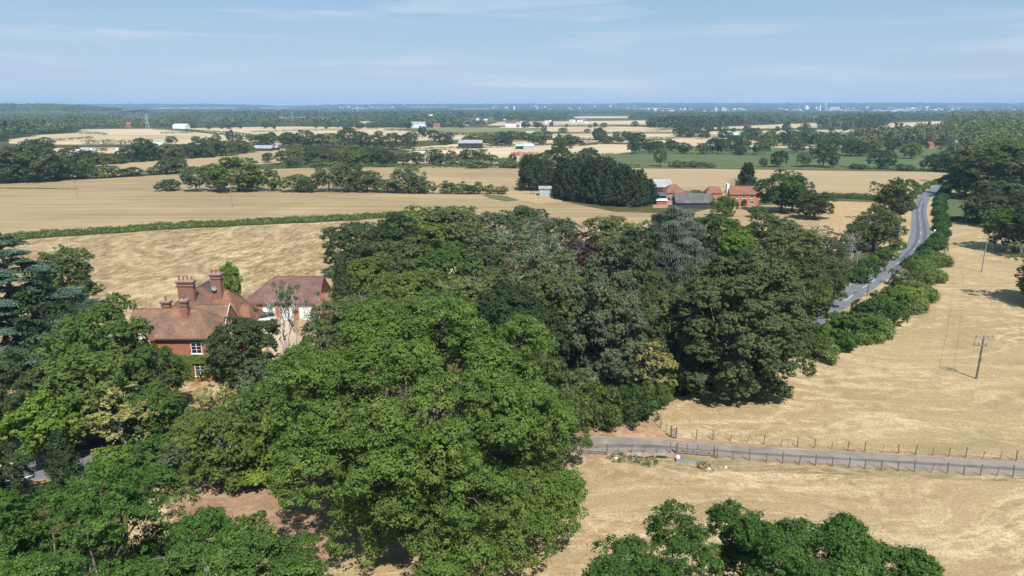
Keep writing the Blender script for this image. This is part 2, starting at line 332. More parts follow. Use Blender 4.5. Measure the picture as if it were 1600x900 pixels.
field([(1050, 214.5), (1160, 215), (1240, 217), (1230, 231), (1050, 228)], 'pale', .03)
field([(1235, 216), (1340, 215.5), (1310, 232), (1235, 231)], 'pale', .05)
field([(1370, 193), (1470, 189.5), (1487, 199), (1440, 208), (1390, 208), (1360, 200)], 'pale', .03)
field([(-100, 240), (20, 232), (230, 230), (230, 236), (60, 250), (-100, 256)], 'pale', .03)
field([(560, 176), (620, 175.4), (620, 176.3), (560, 177)], 'pale', .3)
field([(230, 176), (370, 175), (370, 176.2), (240, 177)], 'pale', .3)

CLEAR = [[(180, 185), (262, 184), (266, 188), (190, 189)], [(415, 183), (520, 182.5), (530, 186), (430, 187)], [(560, 190), (640, 189.5), (650, 192), (570, 193)], [(700, 187), (770, 186), (775, 190), (705, 191)], [(895, 182), (985, 181.7), (990, 184.5), (900, 185)], [(1080, 184), (1170, 183), (1180, 187), (1090, 188)], [(1215, 182.5), (1310, 182), (1315, 185), (1225, 186)], [(1555, 194), (1592, 193), (1592, 198), (1562, 199)], [(40, 189), (95, 188), (100, 192), (45, 193)], [(300, 188), (360, 187.5), (364, 191), (305, 191.5)], [(1000, 189), (1060, 188.5), (1062, 191), (1004, 192)]]
for i, q in enumerate(CLEAR): field(q, ('pale', 'olive', 'pale', 'green')[i % 4], .2)
# road, track, drive
def ribbon(name, edges, mat, z, h=0, kind='structure'):
    """edges: left and right edge points of the photograph, resampled smoothly"""
    Lf = [G(*a) for a, b in edges]; Rt = [G(*b) for a, b in edges]
    def cat(P):
        out = []
        for i in range(len(P)-1):
            p0, p1, p2, p3 = P[max(0, i-1)], P[i], P[i+1], P[min(len(P)-1, i+2)]
            for k in range(8):
                t = k/8; out.append(.5*((2*p1)+(p2-p0)*t+(2*p0-5*p1+4*p2-p3)*t*t+(3*p1-p0-3*p2+p3)*t**3))
        return out+[P[-1]]
    Lf = cat(Lf); Rt = cat(Rt); mb = MB()
    mb.v = [(p.x, p.y, z) for p in Lf]+[(p.x, p.y, z) for p in Rt]; n = len(Lf)
    for i in range(n-1): mb.f.append([i, n+i, n+i+1, i+1]); mb.m.append(0)
    o = mb.build(name, M[mat]); tag(o, None, None, None, kind); return Lf, Rt
RE = [((1500, 281), (1512, 283)), ((1478, 285.5), (1493, 286.5)), ((1462, 290.5), (1482, 291.5)), ((1444, 299.5), (1464, 300.5)), ((1430, 313), (1452, 313.5)), ((1425, 327), (1448, 327.5)), ((1424, 340), (1449, 340.5)),
      ((1423, 353), (1453, 353.5)), ((1421, 368), (1455, 368)), ((1416, 382), (1451, 383)), ((1405, 395), (1440, 397)), ((1390, 407), (1424, 410)), ((1370, 418), (1405, 423)), ((1350, 432), (1384, 438)),
      ((1327, 447), (1364, 453)), ((1304, 464), (1338, 471)), ((1280, 482), (1306, 492)), ((1235, 505), (1262, 520)), ((1150, 535), (1170, 556)), ((1045, 560), (1060, 585)), ((900, 600), (915, 628)), ((740, 635), (750, 662)),
      ((560, 662), (570, 690)), ((400, 676), (405, 708)), ((250, 690), (255, 722)), ((120, 708), (125, 738)), ((0, 730), (0, 762)), ((-200, 758), (-200, 800))]
VE = [((a[0]-(16 if a[1] < 470 else 22), a[1]-(0 if a[1] > 330 else .6)), (b[0]+10, b[1]+(.4 if b[1] < 400 else 4))) for a, b in RE]
ribbon('verge', VE, 'verge', .03)
LL, RR = ribbon('road', RE, 'road', .05)
def lerp_ribbon(name, mat, f0, f1, i0, i1, z):
    mb = MB(); n = 0
    for i in range(i0, i1+1):
        for f in (f0, f1):
            p = LL[i].lerp(RR[i], f); mb.v.append((p.x, p.y, z))
    for i in range(i1-i0): mb.f.append([2*i, 2*i+1, 2*i+3, 2*i+2]); mb.m.append(0)
    return tag(mb.build(name, M[mat]), None, None, None, 'structure')
lerp_ribbon('road_patch', 'roadpatch', .30, .47, 30, 88, .056)
lerp_ribbon('road_patch', 'roadpatch', .62, .80, 34, 94, .056)
lerp_ribbon('road_patch', 'roadpatch', .50, .95, 150, 166, .056)
for i in range(12, 92, 7): lerp_ribbon('road_marking', 'paint', .488, .502, i, i+2, .062)
lerp_ribbon('road_marking', 'paint', .56, .585, 105, 112, .062); lerp_ribbon('road_marking', 'paint', .56, .585, 117, 121, .062)
for i in range(180, 214, 5): lerp_ribbon('road_marking', 'paint', .74, .78, i, i+3, .062)
TE = [((760, 672), (760, 690)), ((860, 682), (860, 706)), ((905, 682), (895, 711)), ((1000, 685), (1000, 707)), ((1100, 692), (1100, 712)), ((1200, 700), (1200, 719)), ((1400, 711), (1400, 731)), ((1600, 722), (1600, 744)), ((2100, 750), (2100, 776))]
ribbon('verge', [((a[0], a[1]-5), (b[0], b[1]+7)) for a, b in TE], 'earth', .022)
ribbon('track', TE, 'track', .034)
ribbon('track', [((a[0], a[1]*.55+b[1]*.45), (b[0], a[1]*.35+b[1]*.65)) for a, b in TE], 'track_mid', .040)
field([(395, 494), (445, 494), (462, 520), (470, 580), (450, 645), (420, 700), (395, 700), (420, 640), (432, 580), (415, 530), (385, 505)], 'drive', .022, 'driveway')
# ------------------------------------------------------------------ foliage
def unit(a): return a/np.maximum(np.linalg.norm(a, axis=-1, keepdims=True), 1e-6)
def leaf_quads(P, N, T, ln, wd, rng):
    """rhombic leaf sprays at P facing N, long axis T"""
    N = unit(N); T = unit(T-N*np.sum(T*N, -1, keepdims=True)); B = np.cross(N, T)
    n = len(P); ln = (ln*rng.uniform(.6, 1.35, n))[:, None]; wd = (wd*rng.uniform(.6, 1.35, n))[:, None]
    k = rng.uniform(-.25, .25, (n, 1))
    V = np.empty((n, 4, 3)); V[:, 0] = P-T*ln; V[:, 1] = P+B*wd+T*ln*k+N*wd*.25; V[:, 2] = P+T*ln; V[:, 3] = P-B*wd-T*ln*k+N*wd*.25
    return V.reshape(-1, 3)
def tube_np(path, rad, n=6):
    path = np.asarray(path, float); rad = np.asarray(rad, float); m = len(path)
    d = np.gradient(path, axis=0); d = unit(d); a = np.where(np.abs(d[:, 2:3]) > .9, np.array([[1., 0, 0]]), np.array([[0, 0, 1.]]))
    u = unit(np.cross(d, a)); w = np.cross(d, u)
    an = np.linspace(0, 2*np.pi, n, endpoint=False)
    V = path[:, None]+(u[:, None]*np.cos(an)[None, :, None]+w[:, None]*np.sin(an)[None, :, None])*rad[:, None, None]
    i = np.arange(m-1)[:, None]*n; j = np.arange(n)[None]; j2 = (j+1) % n
    Fq = np.stack([i+j, i+j2, i+n+j2, i+n+j], -1).reshape(-1, 4)
    return V.reshape(-1, 3), Fq
class Tubes:
    def __init__(s): s.V = []; s.F = []; s.n = 0
    def add(s, path, rad, n=6):
        V, Fq = tube_np(path, rad, n); s.V.append(V); s.F.append(Fq+s.n); s.n += len(V)
    def mesh(s, name, mat): return mesh_np(name, np.concatenate(s.V), np.concatenate(s.F), mat, smooth=True)
def bent(a, b, rng, k=5, wob=.12, rise=.0):
    a = np.asarray(a, float); b = np.asarray(b, float); t = np.linspace(0, 1, k)[:, None]; L_ = np.linalg.norm(b-a)
    p = a+(b-a)*t; o = rng.normal(0, wob*L_*.5, (k, 3)); o[0] = 0; o[-1] = 0
    p += o*np.sin(t*np.pi); p[:, 2:3] += np.sin(t*np.pi)*rise*L_
    return p
def dirs(rng, n):
    v = rng.normal(size=(n, 3)); return unit(v)
def broad(seed, Rr, H, z0, nl=14, lr=.36, ncl=260, cr=.9, lp=60, ls=.3, mat='mid', bark='bark', flat=.75, jit=.22, dead=0, thin=0, trunk_r=None, open_=.0, umb=0, low=1.9, name='crown', stray=.08, noskel=False, limbs=1.0, tuft=8, extra=(), skirt=True):
    """a broadleaf tree: limbs carry lobes, lobes carry leaf clumps, clumps carry leaves. returns crown mesh, trunk mesh, dead mesh"""
    rng = np.random.default_rng(seed); Hc = H-z0; c0 = np.array([0, 0, z0+Hc*.47])
    ga = np.pi*(3-5**.5); i = np.arange(nl)+.5
    zz = 1-low*i/nl; th = ga*i+rng.uniform(0, 6); r = np.sqrt(np.maximum(0, 1-zz**2)); r = np.where((zz < 0) & skirt, r**.6, r)
    D = np.stack([r*np.cos(th), r*np.sin(th), zz], 1)
    D = D*(1/np.maximum(1, np.linalg.norm(D, axis=1, keepdims=True)*.92))+rng.normal(0, .07, D.shape) if skirt else unit(D+rng.normal(0, .16, D.shape))
    sc_ = np.array([Rr, Rr, Hc*.53])
    rr = (1-lr)*rng.uniform(1-jit, 1+jit*.6, nl)
    LC = c0+D*sc_*rr[:, None]; LR = lr*rng.uniform(.75, 1.3, nl)
    if len(extra): LC = np.concatenate([LC, np.array([e[:3] for e in extra])]); LR = np.append(LR, [e[3] for e in extra]); D = np.concatenate([D, unit(np.array([e[:3] for e in extra])-c0)]); nl += len(extra)
    LC = np.concatenate([LC, c0[None]+[[0, 0, Hc*.08]]]); LR = np.append(LR, .55); nl += 1
    # clumps over lobe shells
    lob = rng.integers(0, nl, ncl*3); d = dirs(rng, ncl*3); d[:, 2] = np.where(d[:, 2] < -.6, -d[:, 2], d[:, 2])
    mean = (Rr+Hc*.56)/2
    C = LC[lob]+d*(LR[lob]*mean*rng.uniform(.72, 1.04, ncl*3))[:, None]*np.array([1, 1, .85])
    # drop clumps well inside other lobes
    q = (C[:, None]-LC[None])/(LR[None, :, None]*mean*np.array([1, 1, .85])); ins = (np.linalg.norm(q, axis=2) < .74).sum(1)
    keep = (ins == 0) | (rng.random(len(C)) < .06)
    keep &= C[:, 2] > z0*.55
    C = C[keep][:ncl]; lobk = lob[keep][:ncl]
    nC = len(C)
    if open_: 
        k2 = rng.random(nC) > open_; C = C[k2]; lobk = lobk[k2]; nC = len(C)
    CR = cr*rng.uniform(.55, 1.35, nC)
    out = unit((C-c0)/sc_)
    # leaves
    nL = np.maximum(6, (lp*(CR/cr)**2).astype(int)); idx = np.repeat(np.arange(nC), nL); n = len(idx)
    td = dirs(rng, nC*tuft); td = unit(td+np.repeat(out, tuft, 0)*.6+np.array([0, 0, .25])); ti = idx*tuft+rng.integers(0, tuft, n)
    d = dirs(rng, n)+td[ti]*.5; d = unit(d)
    rad = np.ones(n)*.85; far = rng.random(n) < stray; rad[far] *= rng.uniform(1.1, 1.6, far.sum())
    P = C[idx]+(td[ti]*(CR[idx]*rad)[:, None]+d*(CR[idx]*.40*rng.uniform(.3, 1, n)**.5)[:, None])*np.array([1, 1, flat])
    d = unit(d+td[ti]*.8)
    N = unit(d*.8+rng.normal(0, .33, (n, 3))+np.array([0, 0, .4])); T = rng.normal(size=(n, 3))
    V = leaf_quads(P, N, T, ls, ls*.58, rng)
    crown = mesh_np(name, V, np.arange(len(V)).reshape(-1, 4), M[mat])
    tr = Tubes(); tw = trunk_r or H*.026
    top = np.array([rng.normal(0, .3), rng.normal(0, .3), z0+Hc*.35])
    base = np.array([0, 0, -.15])
    p = bent(base, top, rng, 7, .05); tt = np.linspace(0, 1, 7); tr.add(p, tw*(1.25-.75*tt)*np.where(tt == 0, 1.35, 1), 9)
    if not noskel:
        for k in range(nl-1):
            s = p[rng.integers(2, 7)]; q = bent(s, LC[k], rng, 6, .14, .08)
            tr.add(q, np.linspace(tw*.42, tw*.14, 6)*limbs, 6)
            ks = np.where(lobk == k)[0]; rng.shuffle(ks)
            for c in ks[:7]:
                tr.add(bent(q[-1], C[c]+out[c]*CR[c]*.5, rng, 4, .2), np.linspace(tw*.13, tw*.03, 4)*limbs, 4)
    trunk = tr.mesh('trunk', M[bark])
    dm = None
    if dead:
        dm = []
        for k in range(dead):
            dt = Tubes()
            l = rng.integers(0, max(2, int((nl-1)*.55))); a = LC[l]; dd = unit(D[l]*1.0+rng.normal(0, .45, 3)+np.array([0, 0, .3]))
            e = a+dd*(LR[l]*mean)*rng.uniform(1.0, 1.45); q = bent(a, e, rng, 6, .2); w = min(tw, .42)*rng.uniform(.14, .26)
            dt.add(q, np.linspace(w, w*.3, 6), 5)
            for j in range(5):
                s = q[rng.integers(2, 6)]; e2 = s+unit(dd+rng.normal(0, .8, 3))*mean*rng.uniform(.12, .3)
                q2 = bent(s, e2, rng, 4, .25); dt.add(q2, np.linspace(w*.45, w*.12, 4), 4)
                for jj in range(2):
                    e3 = q2[2]+unit(dd+rng.normal(0, .9, 3))*mean*rng.uniform(.07, .16); dt.add(bent(q2[2], e3, rng, 3, .2), [w*.2, w*.13, w*.06], 4)
            dm.append(dt.mesh('dead_branch', M['deadwood']))
    return crown, trunk, dm
def conifer(seed, Rr, H, mat, n=9000, ls=.28, power=.8, tip=.06, sprays=160, round_=False):
    rng = np.random.default_rng(seed)
    m = sprays; h = rng.uniform(0, 1, m)**.9; z = .5+h*(H-.6)
    prof = np.where(h < .12, .82+h*1.4, 1.0)*((1-np.maximum(h-.05, 0)**1.25*(1-tip))**power)
    if round_: prof = np.sqrt(np.maximum(.02, 1-(h*1.02)**3.2))
    th = rng.uniform(0, 2*np.pi, m); rr = Rr*prof*rng.uniform(.6, 1.0, m)
    C = np.stack([rr*np.cos(th), rr*np.sin(th), z], 1); up = np.stack([np.cos(th)*.45, np.sin(th)*.45, np.ones(m)*.9], 1)
    idx = rng.integers(0, m, n); k = rng.uniform(-1, 1, n)
    cl = Rr*.22
    P = C[idx]+up[idx]*(k*cl*1.9)[:, None]+rng.normal(0, cl*.42*1, (n, 3))*(1-np.abs(k)*.5)[:, None]
    o = P*np.array([1, 1, 0]); N = unit(unit(o)+rng.normal(0, .5, (n, 3))+[0, 0, .35]); T = up[idx]+rng.normal(0, .4, (n, 3))
    V = leaf_quads(P, N, T, ls, ls*.5, rng)
    cm = mesh_np('crown', V, np.arange(len(V)).reshape(-1, 4), M[mat])
    t = Tubes(); t.add([[0, 0, -.1], [0, 0, H*.5], [0, 0, H*.96]], [H*.02, H*.012, H*.003], 7)
    return cm, t.mesh('trunk', M['bark']), None
def cedar(seed, Rr, H, mat, plates=46, lp=900, ls=.3, droop=.3, weep=0, z0=.14, shape=1.0):
    """tiered cedar: flat drooping plates of needles at the ends of level limbs"""
    rng = np.random.default_rng(seed); Vs = []; t = Tubes()
    t.add([[0, 0, -.1], [.2, 0, H*.5], [0, .1, H*.97]], [H*.03, H*.018, H*.004], 8)
    for k in range(plates):
        h = z0+(1-z0)*((k+.5)/plates)**.95; z = h*H; reach = Rr*(1-max(0, h-.25)/.78)**(.75*shape)*rng.uniform(.65, 1.08)+.5
        th = k*2.4+rng.normal(0, .3); e = np.array([math.cos(th)*reach, math.sin(th)*reach, z+rng.normal(0, .3)+.05*reach])
        b0 = np.array([0, 0, z-.06*reach]); q = bent(b0, e, rng, 5, .06, .06); t.add(q, np.linspace(H*.008, H*.002, 5), 5)
        n = int(lp*rng.uniform(.6, 1.2)*(.35+.65*reach/Rr)); s = rng.uniform(.22, 1.12, n)**.7
        wv = reach*.30*(1-.35*s)+.35; lat = rng.normal(0, .55, n)*wv
        ax = np.array([math.cos(th), math.sin(th), 0]); ay = np.array([-math.sin(th), math.cos(th), 0])
        d0 = (q[0]*(1-s)[:, None]+e*s[:, None]); dz = -droop*(np.abs(lat)*.55+np.maximum(0, s-.75)*reach*.8)
        lump = np.sin(s*9+k)*np.cos(lat*2.3+k)*.22
        P = d0+ay*lat[:, None]+np.stack([rng.normal(0, .12, n), rng.normal(0, .12, n), dz+lump+rng.normal(0, .10, n)], 1)
        if weep:
            hang = rng.random(n)**1.6*weep*(.5+.8*s); strand = np.round(lat*2.2)/2.2; w = rng.random(n) < .8
            P = np.where(w[:, None], d0+ay*(strand+rng.normal(0, .06, n))[:, None]+np.stack([np.zeros(n), np.zeros(n), dz-hang+lump], 1), P)
            N = unit(ax*.9+rng.normal(0, .4, (n, 3))+[0, -.2, .35]); T = np.array([0, 0, -1.])+ax*.15+rng.normal(0, .18, (n, 3))
        else:
            N = unit(np.array([0, 0, 1.])+ax*.25+rng.normal(0, .33, (n, 3))); T = ax+ay*(np.sign(lat)*.8)[:, None]+rng.normal(0, .5, (n, 3))
        Vs.append(leaf_quads(P, N, T, ls*(1.35 if weep else 1), ls*(.36 if weep else .42), rng))
    V = np.concatenate(Vs); cm = mesh_np('crown', V, np.arange(len(V)).reshape(-1, 4), M[mat])
    return cm, t.mesh('trunk', M['bark']), None
def bare(seed, H, spread, mat='deadwood', gen=4, tw=.32, fork=2, lean=0, first=.3):
    """leafless branching skeleton"""
    rng = np.random.default_rng(seed); t = Tubes(); tips = []
    def grow(a, d, L_, w, g):
        e = a+d*L_; q = bent(a, e, rng, 5, .18); t.add(q, np.linspace(w, w*.62, 5), 7 if g > 2 else 5)
        if g == 0: tips.append(e); return
        for k in range(3 if g < gen else fork):
            nd = unit(d+rng.normal(0, spread, 3)+np.array([0, 0, .22])); s = q[-1] if k < 2 else q[3]
            grow(s, nd, L_*rng.uniform(.55, .85), w*.6, g-1)
    for k in range(fork):
        d = unit(np.array([lean+rng.normal(0, .12), rng.normal(0, .1), 1.])); grow(np.array([k*.5, 0, -.1]), d, H*first, tw, gen)
    return t.mesh('branches', M[mat]), np.array(tips)
def leaves_at(pts, mat, rng, cr=.6, lp=50, ls=.2, frac=.3, name='crown'):
    pts = pts[rng.random(len(pts)) < frac]; idx = np.repeat(np.arange(len(pts)), lp); d = dirs(rng, len(idx))
    P = pts[idx]+d*(cr*rng.uniform(.3, 1, len(idx)))[:, None]*[1, 1, .7]
    V = leaf_quads(P, unit(d+rng.normal(0, .4, d.shape)+[0, 0, .4]), rng.normal(size=d.shape), ls, ls*.6, rng)
    return mesh_np(name, V, np.arange(len(V)).reshape(-1, 4), M[mat])

KIND = {}
def reg(k, Rr, H, tpl): KIND[k] = (Rr, H, tpl)
for j, mt in enumerate(('oak_green', 'mid', 'dark')):
    reg('round_'+mt, 7, 16, broad(20+j, 7, 16, 1.0, 22, .33, 520, .85, 76, .20, mt))
    reg('lumpy_'+mt, 7, 16, broad(30+j, 7, 16, 1.0, 30, .26, 560, .8, 70, .20, mt, jit=.34, dead=3 if mt == 'mid' else 0))
reg('grey', 7, 16, broad(41, 7, 16, 1.2, 26, .28, 520, .75, 62, .19, 'grey', jit=.3, dead=5))
reg('lime', 6, 12, broad(42, 6, 12, 1.5, 18, .3, 260, .9, 80, .22, 'lime', jit=.3))
reg('staghead', 8, 18, broad(43, 8, 18, 2, 26, .28, 480, .75, 50, .20, 'grey', jit=.36, dead=16, open_=.12))
reg('staghead_dark', 8, 18, broad(44, 8, 18, 1.5, 26, .3, 560, .8, 62, .20, 'mid', jit=.3, dead=8))
reg('beech', 9, 20, broad(45, 9, 20, .2, 56, .19, 1500, .8, 84, .19, 'dark', jit=.14, flat=.6))
reg('yellow', 4, 10, broad(46, 4, 10, 1, 20, .2, 150, .55, 60, .17, 'yellow', jit=.35, open_=.3, stray=.2, limbs=.8, bark='twigs'))
reg('bush', 2.5, 3, broad(47, 2.5, 3, .1, 12, .36, 110, .42, 50, .13, 'hedge', noskel=True))
reg('bush_light', 2.5, 3, broad(48, 2.5, 3, .1, 12, .36, 110, .42, 50, .13, 'lime', noskel=True))
reg('bush_bramble', 3.5, 2.2, broad(49, 3.5, 2.2, .05, 16, .32, 150, .42, 44, .12, 'bramble', noskel=True, jit=.35, stray=.2))
reg('bush_weed', 2, .5, broad(58, 2, .5, .02, 14, .3, 60, .22, 26, .07, 'bramble', noskel=True, jit=.4, stray=.05))
reg('bush_grey', 2.5, 3, broad(50, 2.5, 3, .1, 14, .3, 110, .4, 40, .12, 'grey', jit=.3, dead=4))
reg('pine', 7, 21, broad(51, 7, 21, .8, 64, .15, 1100, .7, 110, .17, 'pine', jit=.22, flat=.7, stray=.15))
reg('cedar', 9, 23, cedar(52, 9, 23, 'cedar', 60, 1900, .17, .25))
reg('weeping', 8, 19, cedar(53, 7.5, 19, 'bluecedar', 40, 5600, .17, .6, weep=1.7, z0=.2, shape=.55))
reg('cypress', 3.2, 11, conifer(54, 3.2, 11, 'cypress', 13000, .24, 1.05, .03, 190))
reg('cypress_round', 3.6, 10, conifer(55, 3.6, 10, 'cypress', 13000, .25, .7, .04, 190))
reg('fir', 3, 9, conifer(56, 3, 9, 'dark', 9000, .2, 1.0, .03, 130))
reg('purple', 5, 12, broad(57, 5, 12, 2, 14, .34, 200, .85, 60, .22, 'purple'))
# lighter models for trees hundreds of metres off
for k, (s, mt) in enumerate(((60, 'dark'), (61, 'mid'), (62, 'dark'), (63, 'grey'), (64, 'oak_green'))):
    reg('far%d' % k, 7, 14, broad(s, 7, 14, .5 if k != 3 else 1.5, 17, .36, 190, 1.15, 40, .36, mt, trunk_r=.35, limbs=.8, open_=.03 if k != 3 else .15))
reg('farpoplar', 2.4, 16, conifer(65, 2.4, 16, 'mid', 1500, .5, .55, .1, 60))
reg('farbush', 5, 4.5, broad(66, 5, 4.5, .1, 10, .36, 60, 1.0, 30, .36, 'mid', noskel=True))
reg('farbush_dark', 5, 4.5, broad(67, 5, 4.5, .1, 10, .36, 60, 1.0, 30, .36, 'dark', noskel=True))

NAMES = {'pine': 'pine_tree', 'cedar': 'cedar_tree', 'weeping': 'cedar_tree', 'cypress': 'conifer', 'cypress_round': 'conifer', 'fir': 'conifer', 'farpoplar': 'poplar_tree'}
def tree(kind, px, yb, yt, w, label, group=None, z=0, rz=None, name=None):
    """a tree whose foot is at row yb, whose top reaches row yt and whose crown is w columns wide in the photograph"""
    Rr, H, (cm, tm, dm) = KIND[kind]
    Y = G(800, yb).y; h = max(.35 if 'weed' in kind else .8, hgt(Y, yt)); X = XatY(px, Y, h*.55); wd = w/F*(Y*CP+(CAMH-h*.5)*SP)
    bush = 'bush' in kind
    nm = name or NAMES.get(kind, 'bush' if bush else 'tree')
    o = empty(nm, (X, Y, z), label, 'bush' if bush else 'tree', group, rnd.uniform(0, 6.28) if rz is None else rz)
    s = wd/2/Rr; o.scale = (s, s, h/H)
    parts = [('crown', cm), ('trunk', tm)] + [('dead_branch', x) for x in (dm or [])]
    if bush: parts = [('crown', cm)] + [('dead_branch', x) for x in (dm or [])]
    for n, me in parts:
        c = link(bpy.data.objects.new('foliage' if (bush and n == 'crown') else n, me), o)
    return o
def ordn(k):
    T_ = {2: 'twent', 3: 'thirt', 4: 'fort', 5: 'fift', 6: 'sixt', 7: 'sevent'}
    if k < 20: return ORD[k]
    t, u = divmod(k+1, 10); return T_[t]+('ieth' if u == 0 else 'y-'+ORD[u-1])
ORD = 'first second third fourth fifth sixth seventh eighth ninth tenth eleventh twelfth thirteenth fourteenth fifteenth sixteenth seventeenth eighteenth nineteenth twentieth'.split()
def row(items, where, group, adj=None):
    items = sorted(items, key=lambda t: t[1])
    for k, (kind, px, yb, yt, w) in enumerate(items):
        h = yb-yt; sh = 'slender' if w < h*.7 else 'broad' if w > h*1.25 else 'round'
        tone = {'far3': 'greyish', 'grey': 'greyish', 'far4': 'bright green', 'lime': 'light green', 'yellow': 'yellowing', 'farpoplar': 'upright'}.get(kind, 'dark')
        what = 'bush' if 'bush' in kind else 'conifer' if 'cyp' in kind or kind == 'fir' else 'poplar' if 'pop' in kind else 'tree'
        lab = f"{sh} {tone} {what}, {ordn(k)} from left {where}"
        tree(kind, px, yb, yt, w, lab, group)
# ------------------------------------------------------------------ trees near the camera
def solveY(yt, H):
    v = (yt-450)/F; t = (CAMH-H)/(SP+v*CP); return (CP-v*SP)*t
def tt(kind, px, yt, H, w, label, group=None, **k):
    """placed by its top and its real height (the foot is hidden)"""
    Rr, H0, (cm, tm, dm) = KIND[kind]
    Y = solveY(yt, H); X = XatY(px, Y, H*.6); wd = w/F*(Y*CP+(CAMH-H*.6)*SP)
    bush = 'bush' in kind
    o = empty(NAMES.get(kind, 'bush' if bush else 'tree'), (X, Y, 0), label, 'bush' if bush else 'tree', group, rnd.uniform(0, 6.28) if 'rz' not in k else k['rz'])
    s = wd/2/Rr; o.scale = (s, s, H/H0)
    for n, me in [('foliage' if bush else 'crown', cm)]+([] if bush else [('trunk', tm)])+[('dead_branch', x) for x in (dm or [])]: link(bpy.data.objects.new(n, me), o)
    return o
def hero(name, loc, tpl, label, rz=0, s=(1, 1, 1)):
    o = empty(name, loc, label, 'tree', None, rz); o.scale = s
    link(bpy.data.objects.new('crown', tpl[0]), o); link(bpy.data.objects.new('trunk', tpl[1]), o)
    for x in tpl[2] or []: link(bpy.data.objects.new('dead_branch', x), o)
    return o
hero('oak_tree', (-8.8, 63, 0), broad(3, 15.0, 22.0, .3, 80, .175, 4800, .74, 105, .118, 'oak_yellow', jit=.22, low=1.72, flat=.62, dead=0, trunk_r=.7, tuft=10, skirt=False, extra=[(2, -10.5, 5, .2), (5.5, -12.3, 3.6, .19), (9.5, -10.5, 3.6, .2), (12.3, -7, 4, .19), (7, -9, 7, .22), (3, -13.6, 2.6, .14), (10, -4, 5, .2), (13.5, -2, 3.5, .15)], stray=.10, limbs=.6),
     'huge spreading bright green oak in the middle of the foreground, left of the gate')
hero('oak_tree', (-30.5, 40.2, 0), broad(4, 10.9, 14.6, .6, 50, .2, 2500, .62, 130, .096, 'oak', jit=.2, skirt=False, low=1.72, flat=.62, dead=3, open_=.05, stray=.12, limbs=.8),
     'bright green oak filling the bottom left corner, below the road')
hero('oak_tree', (-17.8, 38.6, 0), broad(5, 7.9, 12.6, .6, 38, .22, 1700, .6, 130, .095, 'oak_yellow', jit=.3, skirt=False, low=1.72, flat=.62, dead=2, open_=.08, stray=.12, limbs=.8),
     'smaller bright green oak at the bottom edge, right of the corner oak')
hero('oak_tree', (17.9, 34.6, 0), broad(23, 13.6, 14.2, 2, 66, .15, 3600, .55, 125, .09, 'oak_br', jit=.27, skirt=False, extra=[(-1.5, 6, 12.2, .10), (-10, 3, 7.5, .17), (-5.5, 6, 9.5, .18), (0, 5, 9, .2), (6, 4, 9, .2), (5.5, 8, 11, .11), (9.5, 6, 9.5, .12), (2, 9, 9.5, .11)], low=1.72, flat=.66, open_=.02, stray=.14, limbs=.6),
     'dark green oak crown poking up from the bottom edge before the dry field')

